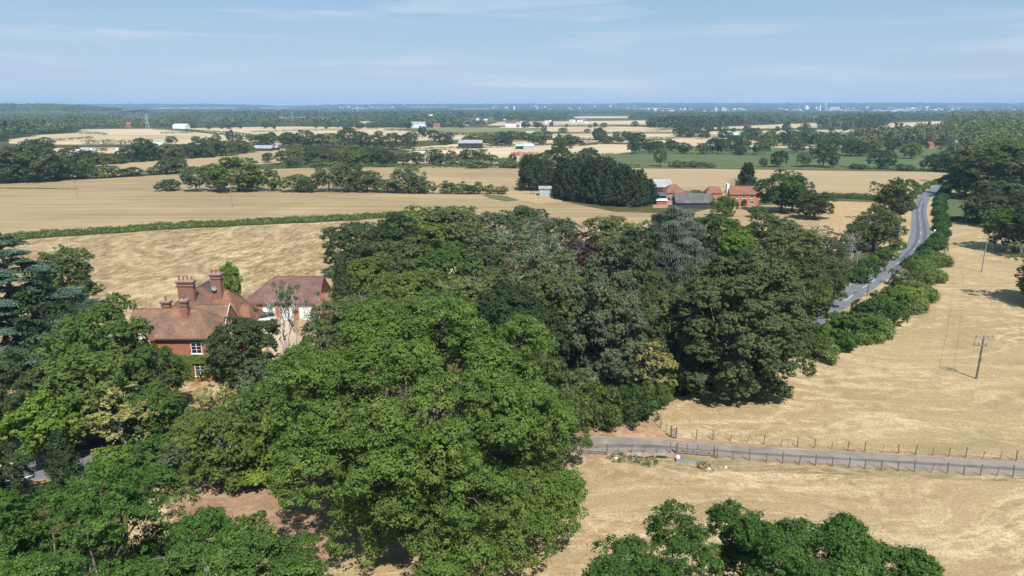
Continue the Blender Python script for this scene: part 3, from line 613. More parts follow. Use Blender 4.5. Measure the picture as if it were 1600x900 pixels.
Wd = 'trees of the central wood'
for a in [
 ('round_dark', 562, 343, 14, 108, 'dark rounded tree at the left end of the central wood'),
 ('lumpy_dark', 615, 338, 15, 90, 'dark tree just right of the rounded one at the left end of the wood'),
 ('round_oak_green', 655, 322, 15, 112, 'tall green tree at the back of the wood, at the end of the long hedge'),
 ('lumpy_mid', 712, 319, 15, 110, 'highest green dome on the back edge of the central wood'),
 ('grey', 772, 326, 13, 84, 'small greyish tree on the back edge, right of the highest dome'),
 ('round_mid', 825, 322, 12, 70, 'small pointed green tree breaking the back edge of the wood'),
 ('grey', 868, 338, 13, 100, 'pale grey-green tree on the back edge, left of the gap onto the field'),
 ('staghead', 800, 356, 15, 138, 'dying tree with bleached branches in the top middle of the wood'),
 ('staghead', 855, 378, 15, 112, 'smaller dying tree with white branches, right of the large dying one'),
 ('lumpy_dark', 762, 398, 13, 96, 'dark tree in front of the large dying tree'),
 ('purple', 905, 372, 13, 72, 'purplish dull-leaved tree behind the grey pine'),
 ('lumpy_mid', 960, 335, 14, 96, 'loose green tree right of the gap onto the field'),
 ('round_dark', 1000, 350, 14, 84, 'dark tree between the gap and the weeping cedar'),
 ('weeping', 1056, 322, 18, 128, 'weeping blue-green cedar rising out of the back of the wood'),
 ('lumpy_oak_green', 1120, 330, 13, 86, 'bright green tree behind the wood right of the weeping cedar'),
 ('lime', 1152, 358, 10, 62, 'yellow-tinged tree at the back of the wood below the brick farmhouse'),
 ('lumpy_mid', 1195, 334, 12, 84, 'green tree at the back of the wood below the tall farm trees'),
 ('staghead_dark', 1242, 350, 13, 100, 'shaggy tree with some dead twigs toward the right end of the wood'),
 ('staghead', 1290, 358, 12, 84, 'tree with white antler-like branches at the right end of the wood'),
 ('lumpy_oak_green', 1205, 392, 15, 104, 'green tree directly behind the huge dark beech'),
 ('round_mid', 1246, 402, 14, 104, 'round tree right behind the beech, near the road'),
 ('lumpy_mid', 1294, 404, 10, 60, 'lower tree on the left verge of the road where it bends'),
 ('lime', 1276, 430, 8, 46, 'light green small tree beside the road below the bend'),
 ('lumpy_oak_green', 574, 392, 14, 88, 'leafy tree at the left side of the wood above the big oak'),
 ('round_mid', 636, 372, 15, 118, 'rounded tree in the second rank behind the big oak'),
 ('lumpy_oak_green', 700, 378, 15, 126, 'bright lumpy tree in the middle of the left half of the wood'),
 ('lumpy_oak_green', 640, 414, 14, 100, 'lumpy green tree just above the top of the big oak'),
 ('lumpy_mid', 735, 428, 14, 118, 'olive green tree above the right shoulder of the big oak'),
 ('round_dark', 800, 436, 14, 96, 'dark tree in the hollow centre of the wood'),
 ('lumpy_mid', 858, 418, 14, 100, 'tree with a brownish crown left of the grey pine top'),
 ('grey', 905, 425, 12, 70, 'greyish tree touching the left side of the pine'),
 ('fir', 535, 412, 14, 44, 'narrow drooping conifer at the left edge of the wood'),
 ('lumpy_mid', 558, 458, 12, 100, 'tree between the two dead trunks and the wood'),
 ('round_dark', 660, 452, 14, 90, 'deep green tree half hidden behind the top of the big oak'),
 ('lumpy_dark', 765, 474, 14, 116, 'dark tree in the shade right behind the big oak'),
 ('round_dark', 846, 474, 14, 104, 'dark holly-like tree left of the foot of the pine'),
 ('round_mid', 812, 520, 13, 110, 'tree tucked behind the right shoulder of the big oak'),
 ('pine', 948, 402, 20.5, 118, 'grey-green pine standing in front of the wood'),
 ('lumpy_dark', 1012, 402, 15, 84, 'dark tree between the pine and the weeping cedar'),
 ('lumpy_mid', 1048, 446, 13.5, 112, 'green tree between the pine and the beech'),
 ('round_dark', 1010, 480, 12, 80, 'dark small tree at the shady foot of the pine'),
 ('lumpy_dark', 1085, 420, 14, 90, 'dark tree behind the left shoulder of the beech'),
 ('beech', 1153, 395, 20.5, 208, 'huge dark beech at the edge of the dry paddock'),
 ('lumpy_mid', 866, 566, 12.5, 118, 'fine-leaved green tree right of the big oak, over the end of the track'),
 ('yellow', 1020, 530, 9, 84, 'yellowing tree at the right foot of the pine'),
 ('lime', 896, 522, 8.5, 66, 'yellow-green small tree at the left foot of the pine'),
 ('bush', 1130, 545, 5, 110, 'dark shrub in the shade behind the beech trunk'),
 ('bush', 905, 590, 5, 80, 'low dark shrub under the left side of the pine'),
]: tt(*a, group=Wd)
Lg = 'trees around the brick house'
for a in [
 ('cedar', 14, 366, 22, 236, 'large blue-grey cedar with level boughs at the left edge'),
 ('lumpy_mid', 92, 384, 14, 104, 'green tree behind the cedar beside the golden meadow'),
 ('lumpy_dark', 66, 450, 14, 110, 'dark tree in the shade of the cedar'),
 ('lumpy_oak_green', 158, 460, 16, 132, 'leafy green tree left of the brick house'),
 ('lumpy_oak_green', 240, 530, 11, 90, 'green tree partly covering the front of the brick house'),
 ('lumpy_oak_green', 120, 536, 13, 150, 'wide green tree below the cedar'),
 ('round_dark', 380, 490, 11, 104, 'dark evergreen tree against the right side of the brick house'),
 ('lime', 360, 410, 9, 34, 'small light tree behind the right chimney of the brick house'),
 ('lumpy_dark', 34, 560, 12, 120, 'dark tree at the left edge above the road'),
 ('lime', 74, 610, 9, 130, 'light green tree above the road at the left'),
 ('yellow', 186, 600, 9, 122, 'tree with cream-yellow leaves and bare twigs left of the lawn'),
 ('lumpy_oak_green', 235, 600, 8, 90, 'small green tree beside the cream-yellow one'),
 ('yellow', 346, 598, 8, 80, 'yellowing tree right of the lawn'),
 ('lumpy_oak_green', 300, 640, 7, 70, 'low green tree in front of the lawn gap'),
 ('fir', 96, 682, 6.5, 56, 'small dark conifer on the verge of the road at the left'),
 ('lumpy_oak_green', 352, 634, 9.5, 120, 'green tree left of the big oak, over the road'),
 ('lumpy_oak_green', 424, 588, 11, 130, 'light green tree touching the left side of the big oak'),
 ('lime', 440, 630, 9, 100, 'leafy tree under the left arm of the big oak'),
 ('lumpy_mid', 500, 500, 11, 90, 'green tree right of the two dead trunks'),
 ('bush', 236, 684, 3.6, 84, 'clipped-looking bright green bush below the cream-yellow tree'),
 ('bush_grey', 284, 700, 3.4, 84, 'greyish twiggy bush at the edge of the bare ground'),
 ('bush', 340, 706, 3.4, 70, 'green bush between the grey bush and the bare ground'),
 ('bush_light', 400, 716, 3.2, 90, 'light green bush under the left of the big oak'),
 ('bush_light', 180, 700, 3, 80, 'light green bush just below the road at the left'),
 ('bush', 160, 580, 4, 60, 'round shrub in the garden left of the lawn'),
 ('bush', 330, 560, 3, 60, 'shrub at the foot of the house front'),
 ('bush_grey', 402, 566, 5, 76, 'leafless-looking grey shrub below the evergreen by the house'),
 ('lumpy_dark', -30, 700, 8, 120, 'dark tree cut by the left edge below the road'),
]: tt(*a, group=Lg)
# two half-dead trunks by the drive and a brown dead shrub
rng = np.random.default_rng(5)
for px, yb, yt, seed, lab in ((452, 596, 436, 71, 'half-dead tree with bleached trunk standing on the drive side, left of the pair'), (474, 592, 432, 72, 'half-dead tree with bleached trunk, right one of the pair by the drive')):
    Y = G(px, yb).y; h = hgt(Y, yt); me, tips = bare(seed, h, .34, 'deadwood', 4, .30, 2, 0, .36)
    k = h/max(1, tips[:, 2].max())
    o = empty('dead_tree', (G(px, yb).x, Y, 0), lab, 'tree', 'pair of half-dead trees by the drive'); o.scale = (k*.85, k*.85, k)
    link(bpy.data.objects.new('trunk', me), o); link(bpy.data.objects.new('leaves', leaves_at(tips, 'oak_green', rng, .7, 60, .17, .22)), o)
me, tips = bare(73, 5, .4, 'twigs', 4, .07, 5, 0, .3)
o = tag(link(bpy.data.objects.new('dead_bush', me)), 'brown leafless bush beside the road at the left edge', 'bush'); o.location = (*G(44, 728).xy, 0); k = 4.5/tips[:, 2].max(); o.scale = (k, k, k)
me, tips = bare(74, 12, .5, 'deadwood', 4, .16, 3, 0, .3)
for px, yb, yt, lab, sx in ((1330, 408, 358, 'bare white tree at the right end of the wood beside the road', .8), (1142, 318, 272, 'bare dead tree beside the chimney of the brick farmhouse', .5), (1552, 300, 246, 'bare antler-like tree among the dark trees on the right', 1.2), (668, 258, 234, 'small white dead tree in the belt of trees across the stubble', .6)):
    Y = G(px, yb).y; h = hgt(Y, yt); k = h/tips[:, 2].max()
    o = tag(link(bpy.data.objects.new('dead_tree', me)), lab, 'tree'); o.location = (XatY(px, Y, h*.5), Y, 0); o.scale = (k*sx, k*sx, k)
# grey dead branches hanging at the foot of the pine
# roadside and field-edge bushes
Bg = 'bushes along the road and the paddock edge'
k = 0
for kind, px, yb, yt, w, lab in [
 ('bush', 1462, 395, 372, 36, 'bush in the road hedge nearest the bend'), ('bush', 1452, 412, 399, 36, 'second bush in the road hedge below the bend'),
 ('bush_bramble', 1436, 446, 427, 44, 'tangled bush between the road and the narrow end of the paddock'), ('bush_grey', 1408, 446, 421, 38, 'grey twiggy bush leaning over the road edge'),
 ('bush_light', 1422, 474, 449, 52, 'bright bush bulging into the dry paddock'), ('bush', 1394, 482, 451, 62, 'green bush left of the bulging bright one'),
 ('bush', 1362, 500, 469, 58, 'rounded dark bush beside the pole at the roadside'), ('bush_bramble', 1385, 505, 474, 70, 'brambly bush at the paddock edge below the bulging one'),
 ('bush', 1346, 525, 491, 66, 'dark bush on the paddock edge halfway down'), ('bush_light', 1314, 516, 488, 50, 'light green bush covering the lower end of the road'),
 ('bush_light', 1296, 540, 511, 46, 'light bush right of the beech near the paddock'), ('bush', 1318, 545, 516, 58, 'dark bush above the paddock edge near the beech'),
 ('bush_bramble', 1280, 556, 528, 56, 'bramble at the paddock edge next to the beech'), ('bush', 1262, 540, 504, 50, 'green bush against the right side of the beech'),
 ('bush', 1252, 500, 466, 40, 'bush left of where the road disappears'), ('bush_bramble', 1362, 424, 406, 50, 'hedge bush above the left verge of the road'), ('bush', 1340, 440, 416, 54, 'bush beside the pale pole left of the road'),
 ('bush', 1386, 406, 391, 36, 'bush on the left verge just under the verge tree'), ('bush', 1288, 466, 440, 50, 'dark bush on the left verge by the lower road'), ('bush', 1258, 480, 448, 44, 'last dark bush on the left verge'),
 ('bush_bramble', 1060, 612, 572, 74, 'bramble mound at the left end of the paddock near the beech'), ('bush_bramble', 1022, 630, 588, 72, 'bramble mound under the yellowing tree'),
 ('bush_bramble', 990, 655, 612, 92, 'bramble mound at the corner of the wire fence'), ('bush_bramble', 938, 662, 618, 90, 'bramble mound beside the track end'),
 ('bush_bramble', 900, 668, 636, 60, 'low bramble touching the fine-leaved tree'), ('bush', 1080, 600, 566, 46, 'dark bush on the far side of the bramble mounds'),
 ('bush_grey', 925, 640, 588, 50, 'shrub with hanging grey dead twigs under the pine'), ('bush', 960, 625, 580, 60, 'green shrub at the foot of the pine'),
 ('bush_light', 905, 655, 585, 64, 'feathery light shrub left of the hanging twigs'),
]: tree(kind, px, yb, yt, w, lab, Bg)

# ------------------------------------------------------------------ middle distance
T = tree
T('round_oak_green', 1224, 332, 265, 76, 'big round tree right of the brick farmhouse')
T('lumpy_dark', 1240, 330, 278, 52, 'dark tree touching the big round one by the farmhouse')
T('lumpy_dark', 1274, 342, 300, 56, 'dark bushy tree at the corner of the small brown field')
T('cypress', 1167, 304, 258, 38, 'dark pointed conifer right behind the brick farmhouse')
T('bush', 1132, 338, 306, 42, 'round green bush in front of the brick farmhouse')
T('bush', 1184, 340, 322, 30, 'low bush at the foot of the brick farmhouse wall')
T('bush', 1088, 306, 297, 28, 'small green bush in the farmyard')
T('lumpy_mid', 1398, 346, 276, 62, 'tree with a spreading crown on the left verge of the road')
T('staghead_dark', 1370, 392, 322, 76, 'shaggy tree beside the road under the spreading one')
T('round_oak_green', 1345, 392, 345, 50, 'dark green tree left of the shaggy roadside tree')
for a in [
 ('lumpy_dark', 1512, 306, 256, 66, 'dark tree where the road leaves the picture on the right'),
 ('round_mid', 1560, 312, 226, 110, 'large rounded tree behind the dark one by the road end'),
 ('lumpy_mid', 1535, 290, 218, 90, 'tall tree at the left front of the right-hand wood'),
 ('lumpy_oak_green', 1598, 300, 214, 110, 'green tree at the right edge, behind the large rounded one'),
 ('lumpy_mid', 1556, 352, 282, 88, 'broad tree at the corner of the green paddock'),
 ('round_dark', 1598, 352, 284, 90, 'dark tree at the right edge behind the paddock shadows'),
 ('lumpy_oak_green', 1590, 392, 318, 84, 'nearest tree at the right edge, casting a long shadow'),
 ('round_dark', 1640, 400, 310, 100, 'dark tree cut by the right edge'),
 ('lumpy_mid', 1664, 478, 372, 128, 'tree just outside the right edge with one twig in view'),
 ('bush', 1536, 350, 330, 50, 'low dark bush under the broad paddock-corner tree'),
 ('round_dark', 1480, 268, 236, 60, 'dark tree left of the right-hand wood above the road end'),
 ('lumpy_mid', 1505, 262, 222, 60, 'tree above the end of the road'),
]: T(*a, group='trees along the right side')
# conifer plantation between the fields
cs = [(828, 297, 250, 38), (846, 291, 254, 28), (880, 309, 254, 26), (888, 311, 258, 34), (905, 314, 255, 34), (922, 316, 257, 34), (938, 318, 254, 36), (955, 320, 258, 36), (970, 321, 262, 34), (985, 322, 266, 34), (1000, 321, 270, 32), (1013, 318, 282, 26),
      (880, 303, 250, 34), (900, 304, 250, 34), (925, 306, 250, 36), (950, 308, 252, 36), (975, 310, 262, 36), (878, 302, 260, 22), (858, 290, 252, 24)]
cs.sort()
for k, (px, yb, yt, w) in enumerate(cs):
    T('cypress' if k % 3 else 'cypress_round', px, yb, yt-2+(k*37 % 11)*.5, w+6, f'dark conifer, {ORD[k]} from the left in the conifer plantation', 'conifers of the dense plantation')
row([('far3', 305, 299, 259, 42), ('far4', 370, 298.5, 246, 80), ('far0', 340, 299, 262, 40), ('far4', 423, 298, 265, 30), ('far2', 392, 299, 262, 36), ('far1', 463, 299, 271, 44), ('far3', 513, 299, 251, 46), ('far0', 543, 299, 254, 50), ('far2', 572, 299.5, 265, 48), ('far1', 600, 300, 278, 34), ('far3', 637, 301, 258, 54), ('far0', 618, 301, 284, 30), ('farbush_dark', 262, 298, 283, 44), ('farbush_dark', 480, 300, 284, 40)],
    'between the two stubble fields', 'trees between the stubble fields')
row([('farbush_dark', 665, 302, 285, 36), ('farbush', 700, 302, 287, 36), ('farbush', 722, 303, 288, 26), ('far4', 747, 303, 284, 16), ('farbush', 765, 303, 291, 26), ('farbush_dark', 735, 303, 291, 26), ('farbush', 785, 303, 293, 24), ('farbush', 645, 302, 290, 30)],
    'at the thin end of the stubble tree row', 'bushes at the end of the stubble row')
row([('farbush_dark', 205, 275, 264, 46), ('farbush', 170, 277, 262, 46), ('farbush_dark', 130, 279, 262, 44), ('far0', 112, 278, 258, 28), ('far0', 274, 271, 244, 42), ('far2', 258, 272, 248, 30), ('farbush', 240, 273, 262, 30), ('farbush', 330, 268, 258, 40), ('farbush_dark', 90, 281, 266, 40), ('far1', 136, 276, 244, 26)],
    'in the hedge above the left stubble', 'trees in the left field hedge')
row([('far0', 20, 284, 226, 66), ('far2', 62, 284, 224, 64), ('far0', 40, 284, 246, 60), ('far1', 88, 280, 240, 44), ('far3', 8, 286, 262, 40), ('far2', -20, 284, 232, 60), ('far0', 50, 252, 216, 40), ('far2', 110, 262, 228, 40), ('far0', 135, 262, 234, 36), ('far1', 158, 261, 236, 36), ('far2', 66, 240, 214, 36), ('far1', 180, 256, 238, 30)],
    'in the dark clump at the left edge', 'trees of the left clump')
row([('far0', 205, 253, 226, 42), ('far2', 225, 252, 214, 34), ('far0', 240, 250, 222, 36), ('far1', 262, 250, 222, 38), ('far0', 285, 248, 224, 34), ('far2', 305, 246, 220, 34), ('far0', 330, 244, 213, 36), ('far1', 352, 243, 218, 34), ('far2', 372, 240, 217, 30), ('far0', 318, 246, 228, 32), ('far4', 385, 238, 222, 24), ('far0', 410, 232, 208, 34), ('far3', 268, 226, 212, 18)],
    'in the belt behind the sloping field', 'trees of the left belt')
row([('far0', 446, 257, 234, 30), ('far1', 468, 257, 228, 34), ('far2', 492, 257, 226, 36), ('far0', 515, 257, 230, 34), ('far4', 552, 260, 227, 46), ('far2', 580, 258, 230, 34), ('far0', 602, 260, 233, 36), ('far1', 630, 257, 238, 34), ('far0', 650, 257, 236, 30), ('far0', 417, 254, 238, 18), ('far3', 458, 262, 244, 24), ('farbush', 497, 262, 250, 30), ('far2', 678, 256, 232, 30), ('far3', 690, 258, 240, 34), ('far2', 706, 256, 234, 18), ('farbush', 712, 260, 250, 40)],
    'in the front belt across the middle', 'trees of the front middle belt')
row([('far1', 452, 230, 208, 28), ('far2', 478, 230, 202, 32), ('far0', 500, 228, 208, 28), ('far1', 520, 230, 206, 32), ('far0', 545, 232, 196, 32), ('far2', 565, 230, 204, 28), ('far1', 585, 232, 208, 32), ('far0', 612, 234, 206, 32), ('far3', 592, 214, 204, 14), ('far0', 640, 232, 205, 32), ('far2', 660, 215, 196, 14), ('far0', 678, 220, 202, 22), ('far2', 702, 219, 206, 16), ('far3', 465, 244, 226, 24)],
    'in the second belt across the middle', 'trees of the back middle belt')
row([('far0', 735, 256, 232, 34), ('far3', 752, 256, 232, 26), ('far1', 768, 257, 240, 24), ('far3', 722, 256, 240, 20), ('far2', 800, 257, 240, 14), ('far3', 788, 258, 246, 22), ('far3', 828, 260, 240, 34), ('far1', 848, 262, 236, 26), ('far0', 872, 260, 228, 42), ('far2', 878, 238, 212, 34), ('far0', 918, 258, 229, 32), ('far3', 940, 256, 244, 20), ('farbush', 745, 262, 252, 50), ('farbush', 800, 262, 253, 44), ('far3', 896, 262, 248, 26)],
    'in the line reaching the conifer plantation', 'trees near the plantation')
row([('far2', 784, 221, 205, 26), ('far1', 802, 221, 203, 22), ('far0', 818, 220, 206, 22), ('far1', 838, 221, 204, 20), ('far0', 856, 218, 204, 14), ('far0', 880, 208, 199, 14), ('far3', 850, 208, 196, 10), ('far0', 917, 208, 201, 10), ('far0', 938, 209, 202, 10), ('far0', 948, 225, 212, 24), ('far3', 968, 224, 213, 16), ('far2', 720, 200, 190, 14), ('farbush', 740, 219, 211, 40), ('farbush', 765, 219, 212, 24)],
    'scattered among the central pale fields', 'scattered trees of the pale fields')
row([('far0', 994, 240, 206, 30), ('far2', 1014, 238, 217, 22), ('far1', 1028, 238, 218, 20), ('far3', 1032, 260, 230, 22), ('far0', 1050, 236, 218, 22), ('far2', 1070, 240, 222, 24), ('far0', 1062, 212, 199, 22), ('far2', 1082, 213, 198, 18), ('far1', 1098, 241, 222, 20), ('far0', 1115, 240, 214, 26), ('far1', 1128, 240, 214, 20), ('far0', 1160, 239, 218, 28), ('far2', 1158, 242, 228, 18), ('far0', 1145, 236, 212, 28), ('farbush', 1060, 261, 253, 34), ('farbush', 1085, 261, 254, 34), ('far3', 1100, 261, 253, 12), ('farbush', 1110, 262, 256, 20)],
    'around the left half of the green pasture', 'trees left of the pasture')
row([('far3', 1184, 242, 222, 16), ('far2', 1193, 261, 246, 14), ('far0', 1217, 261, 234, 26), ('far3', 1256, 261, 236, 24), ('far0', 1246, 238, 218, 26), ('far1', 1288, 261, 218, 42), ('far0', 1300, 240, 214, 30), ('far3', 1303, 262, 248, 14), ('far0', 1330, 244, 216, 30), ('far2', 1348, 244, 220, 24), ('far0', 1380, 264, 232, 42), ('far1', 1425, 248, 221, 30), ('far3', 1443, 264, 250, 12), ('farbush', 1200, 236, 218, 30), ('farbush_dark', 1340, 264, 257, 30), ('farbush_dark', 1415, 266, 258, 34), ('far1', 1364, 240, 216, 26), ('far2', 1225, 228, 206, 24), ('far0', 1265, 228, 210, 18), ('far2', 1395, 238, 214, 26)],
    'around the right half of the green pasture', 'trees of the green pasture')
row([('farpoplar', 1400, 214, 192, 10), ('farpoplar', 1408, 214, 193, 10), ('farpoplar', 1452, 210, 190, 8), ('farpoplar', 1469, 208, 191, 6), ('farpoplar', 1475, 208, 191, 6), ('farpoplar', 1416, 214, 196, 8)],
    'in the line before the far pale field', 'far poplars')
rq = random.Random(21)
for x0, x1, yb, wh in ((800, 1060, 199, 'along the farthest central hedge'), (690, 900, 226, 'along the hedge beyond the black barn'), (1060, 1330, 205, 'along the far hedge right of centre'), (1060, 1240, 215, 'along the hedge behind the white farmstead'), (290, 640, 200, 'along the farthest left hedge'), (300, 450, 222, 'along the slanting left hedge'), (880, 1000, 219, 'before the rounded pale field')):
    it = []
    for q in range(int((x1-x0)/15)):
        px = rq.uniform(x0, x1); y_ = yb+rq.uniform(-1, 2); s_ = rq.uniform(.6, 1.15)*(y_-166)*.28; it.append((rq.choice(['far0', 'far1', 'far2', 'far4', 'farbush_dark']), px, y_, y_-s_, s_*rq.uniform(.9, 1.5)))
    row(it, wh, 'hedgerow trees '+wh)
# ------------------------------------------------------------------ hedges
def hedge(pts, h, w, mat, label, den=7.0, ls=.28, px=True, group='field hedges'):
    P = [np.array(G(*p)[:2]) if px else np.array(p, float) for p in pts]; rg = np.random.default_rng(len(bpy.data.meshes))
    Vs = []
    for a, b in zip(P[:-1], P[1:]):
        Lh = np.linalg.norm(b-a); n = int(Lh*den*(h+w)*3.2/ (ls/.28)**2); s = rg.random(n); d = (b-a)/Lh; nn = np.array([-d[1], d[0]])
        th = rg.uniform(-.15, np.pi+.15, n); xx = s*Lh+a[0]*.7
        bm = 1+.07*np.sin(xx*.9/h*2)+.06*np.sin(xx*2.3/h*2+1)+.07*np.sin(xx*.23)+rg.normal(0, .07, n)
        r = rg.uniform(.55, 1, n)**.5*bm
        off = np.cos(th)*w/2*r; z = np.maximum(.02, np.sin(th)**.7*h*r if False else np.abs(np.sin(th))**.6*h*r)
        base = a+d*(s*Lh)[:, None]+nn*(off+w*.25*np.sin(xx*.31))[:, None]
        Pp = np.column_stack([base, z]); N = np.column_stack([nn[0]*np.cos(th), nn[1]*np.cos(th), np.sin(th)+.2])+rg.normal(0, .45, (n, 3))
        Vs.append(leaf_quads(Pp, N, rg.normal(size=(n, 3)), ls, ls*.6, rg))
    V = np.concatenate(Vs); me = mesh_np('hedge', V, np.arange(len(V)).reshape(-1, 4), M[mat])
    return tag(link(bpy.data.objects.new('hedge', me)), label, 'hedge', group)
hedge([(-60, 384), (0, 376), (140, 366), (280, 357), (420, 350), (560, 343), (640, 338)], 2.2, 3.2, 'hedge', 'long trimmed hedge between the stubble and the golden meadow', 6, .26)
hedge([(1484, 291), (1474, 302), (1468, 318), (1468, 335), (1472, 352), (1470, 372), (1458, 386), (1444, 400), (1424, 418)], 2.0, 3.8, 'hedge', 'thick curving hedge on the right side of the road', 8, .26)
hedge([(1456, 404), (1440, 438), (1418, 470), (1385, 494), (1340, 522), (1290, 545), (1255, 560)], 2.1, 7.0, 'bramble', 'broad rough hedge of brambles between the lower road and the dry paddock', 8, .24)
hedge([(1410, 384), (1380, 398), (1350, 415), (1318, 438), (1292, 458), (1266, 480)], 1.4, 2.6, 'hedge', 'hedge bank on the left verge of the road below the bend', 7, .26)
hedge([(1474, 284), (1452, 290), (1436, 300), (1420, 313)], 2.2, 3, 'hedge', 'hedge on the left side of the road near its far end', 6, .32)
hedge([(1290, 309), (1340, 311), (1418, 315)], 2.4, 3, 'hedge', 'hedge between the brown field and the small field by the road', 6, .32)
hedge([(1478, 345), (1530, 348), (1560, 350)], 1.8, 2.5, 'hedge', 'short hedge between the green paddock and the dry paddock', 6, .3)
hedge([(-60, 296), (0, 294.5), (120, 296)], .5, .8, 'hedge', 'thin dark grass line across the left stubble field', 3, .3)
for pts, h, lab in [
 ([(440, 261), (600, 261.5), (760, 262), (860, 263)], 2.6, 'low hedge along the front middle belt'),
 ([(900, 263), (1000, 262)], 2.6, 'low hedge at the left end of the green pasture'),
 ([(1290, 263), (1380, 265), (1480, 269)], 2.2, 'low hedge along the front of the green pasture on the right'),
 ([(930, 242), (1050, 241), (1200, 242), (1480, 246)], 1.6, 'thin hedge across the middle of the green pasture'),
 ([(88, 262), (200, 254), (300, 247), (400, 238)], 2.5, 'hedge along the top of the sloping left field'),
 ([(240, 203), (300, 206), (370, 211), (440, 220), (450, 226)], 4, 'hedge crossing the far pale fields on the left'),
 ([(120, 209), (150, 209.5), (168, 211)], 3, 'broken hedge in the far pale field on the left'),
 ([(80, 221), (115, 218.5), (145, 216)], 3, 'short hedge in the lower far pale field on the left'),
 ([(250, 209), (302, 208)], 3, 'short hedge left of the crossing hedge'),
 ([(130, 226), (200, 227), (240, 226)], 6, 'bushy hedge in front of the parked caravans'),
 ([(290, 200), (460, 197), (640, 198.5)], 4, 'dark hedge along the back of the far pale fields'),
 ([(390, 207), (440, 205.5), (500, 204), (560, 203)], 2.6, 'broken hedge across the far pale fields'),
 ([(600, 204), (660, 206), (690, 209), (800, 216)], 3.5, 'hedge between the olive and the pale field'),
 ([(690, 212.5), (760, 209), (880, 208.5)], 3, 'hedge behind the belt of pale fields'),
 ([(620, 237), (700, 234), (790, 230), (905, 226)], 3, 'green strip in front of the black barn'),
 ([(640, 226), (720, 225.5)], 2.5, 'low hedge left of the black barn'),
 ([(780, 209), (1060, 208)], 3, 'dark hedge between two far pale fields'),
 ([(800, 198), (960, 197), (1060, 198)], 4, 'dark hedge behind the far pale fields in the middle'),
 ([(880, 218.5), (960, 218), (1060, 217)], 3, 'hedge along the near edge of the middle pale fields'),
 ([(905, 226), (940, 224.5), (1000, 226)], 3, 'hedge at the top of the rounded pale field'),
 ([(1060, 205.5), (1200, 204), (1300, 202)], 4, 'hedge across the pale fields right of the centre'),
 ([(1060, 213.8), (1200, 215), (1330, 215)], 3.5, 'hedge behind the white farmstead'),
 ([(1235, 224), (1320, 224)], 3, 'short hedge in the narrow field behind the pasture'),
 ([(1250, 209), (1400, 209)], 3, 'hedge along the narrow fields left of the poplars'),
 ([(1360, 200), (1400, 204), (1440, 209)], 4, 'hedge in front of the far field behind the poplars'),
 ([(930, 241.5), (900, 243), (870, 252)], 3, 'hedge in front of the rounded pale field'),
 ([(300, 271), (420, 264), (480, 262)], 2, 'thin hedge at the upper edge of the stubble'),
]: hedge(pts, h, h*1.6, 'far' if h > 2.7 else 'hedge', lab, 1.6, .55)
# ------------------------------------------------------------------ far woods, each one mass
def inpoly(pts, x, y):
    c = np.zeros(len(x), bool); j = len(pts)-1
    for i in range(len(pts)):
        xi, yi = pts[i]; xj, yj = pts[j]
        c ^= ((yi > y) != (yj > y)) & (x < (xj-xi)*(y-yi)/(yj-yi+1e-9)+xi); j = i
    return c
def wood(poly, n, r0, r1, mat, label, hs=1.0, lf=.24, nq=44, name='woodland', seed=0):
    rg = np.random.default_rng(seed+len(poly)+n); xs = [p[0] for p in poly]; ys = [p[1] for p in poly]
    x = rg.uniform(min(xs), max(xs), n*4); y = rg.uniform(min(ys), max(ys), n*4); k = inpoly(poly, x, y)
    for q in CLEAR: k &= ~(inpoly(q, x, y) | inpoly(q, x, y-2.5) | inpoly(q, x, y-5))
    x = x[k][:n]; y = y[k][:n]; m = len(x)
    v = (y-450)/F; t = CAMH/(SP+v*CP); C = np.column_stack([(x-800)/F*t, (CP-v*SP)*t, np.zeros(m)])
    r = rg.uniform(r0, r1, m); h = r*rg.uniform(1.3, 2.1, m)*hs
    idx = np.repeat(np.arange(m), nq); N_ = len(idx); d = dirs(rg, N_); d[:, 2] = np.abs(d[:, 2])*1.0-.12; d = unit(d)
    lob = 1+.22*np.sin(d[:, 0]*5+idx)*np.cos(d[:, 1]*6+idx*2)
    P = C[idx]+d*np.column_stack([r[idx]*lob, r[idx]*lob, h[idx]*.58*lob]); P[:, 2] += h[idx]*.42
    V = leaf_quads(P, d+rg.normal(0, .35, d.shape), rg.normal(size=d.shape), 1, .7, rg).reshape(N_, 4, 3)
    V = (V-P[:, None])*(r[idx]*lf)[:, None, None]+P[:, None]
    me = mesh_np(name, V.reshape(-1, 3), np.arange(N_*4).reshape(-1, 4), M[mat])
    return tag(link(bpy.data.objects.new(name, me)), label, 'wood', None, 'stuff')
wood([(-120, 196), (-120, 178), (150, 176), (300, 182), (600, 186), (760, 190), (760, 197), (640, 199), (460, 196.5), (288, 199), (128, 201), (118, 207), (60, 210), (-120, 214)], 1500, 9, 15, 'far', 'dark belt of far woodland behind the left pale fields', .62, nq=130, lf=.15)
wood([(-120, 214), (60, 211), (14, 219), (-120, 232)], 120, 8, 12, 'far', 'far wood at the left edge beside the pale fields', nq=60)
wood([(-200, 176), (-200, 173.8), (500, 173.8), (1000, 173.8), (1000, 178), (600, 186), (300, 182), (150, 176)], 1500, 14, 26, 'far', 'hazy woodland on the left half of the far plain', .38)
wood([(560, 190), (1000, 180), (1100, 178), (1300, 178), (1500, 180), (1520, 190), (1480, 189), (1180, 195), (1080, 199), (1060, 197), (1030, 188), (780, 190), (700, 198), (600, 199)], 1300, 10, 16, 'far', 'woodland behind the middle and right pale fields', .6, nq=130, lf=.15)
wood([(1000, 181), (1000, 177.5), (1300, 177.5), (1720, 178), (1720, 183), (1500, 183), (1300, 181)], 500, 14, 22, 'farbrown', 'hazy tree cover just in front of the far town', .3)
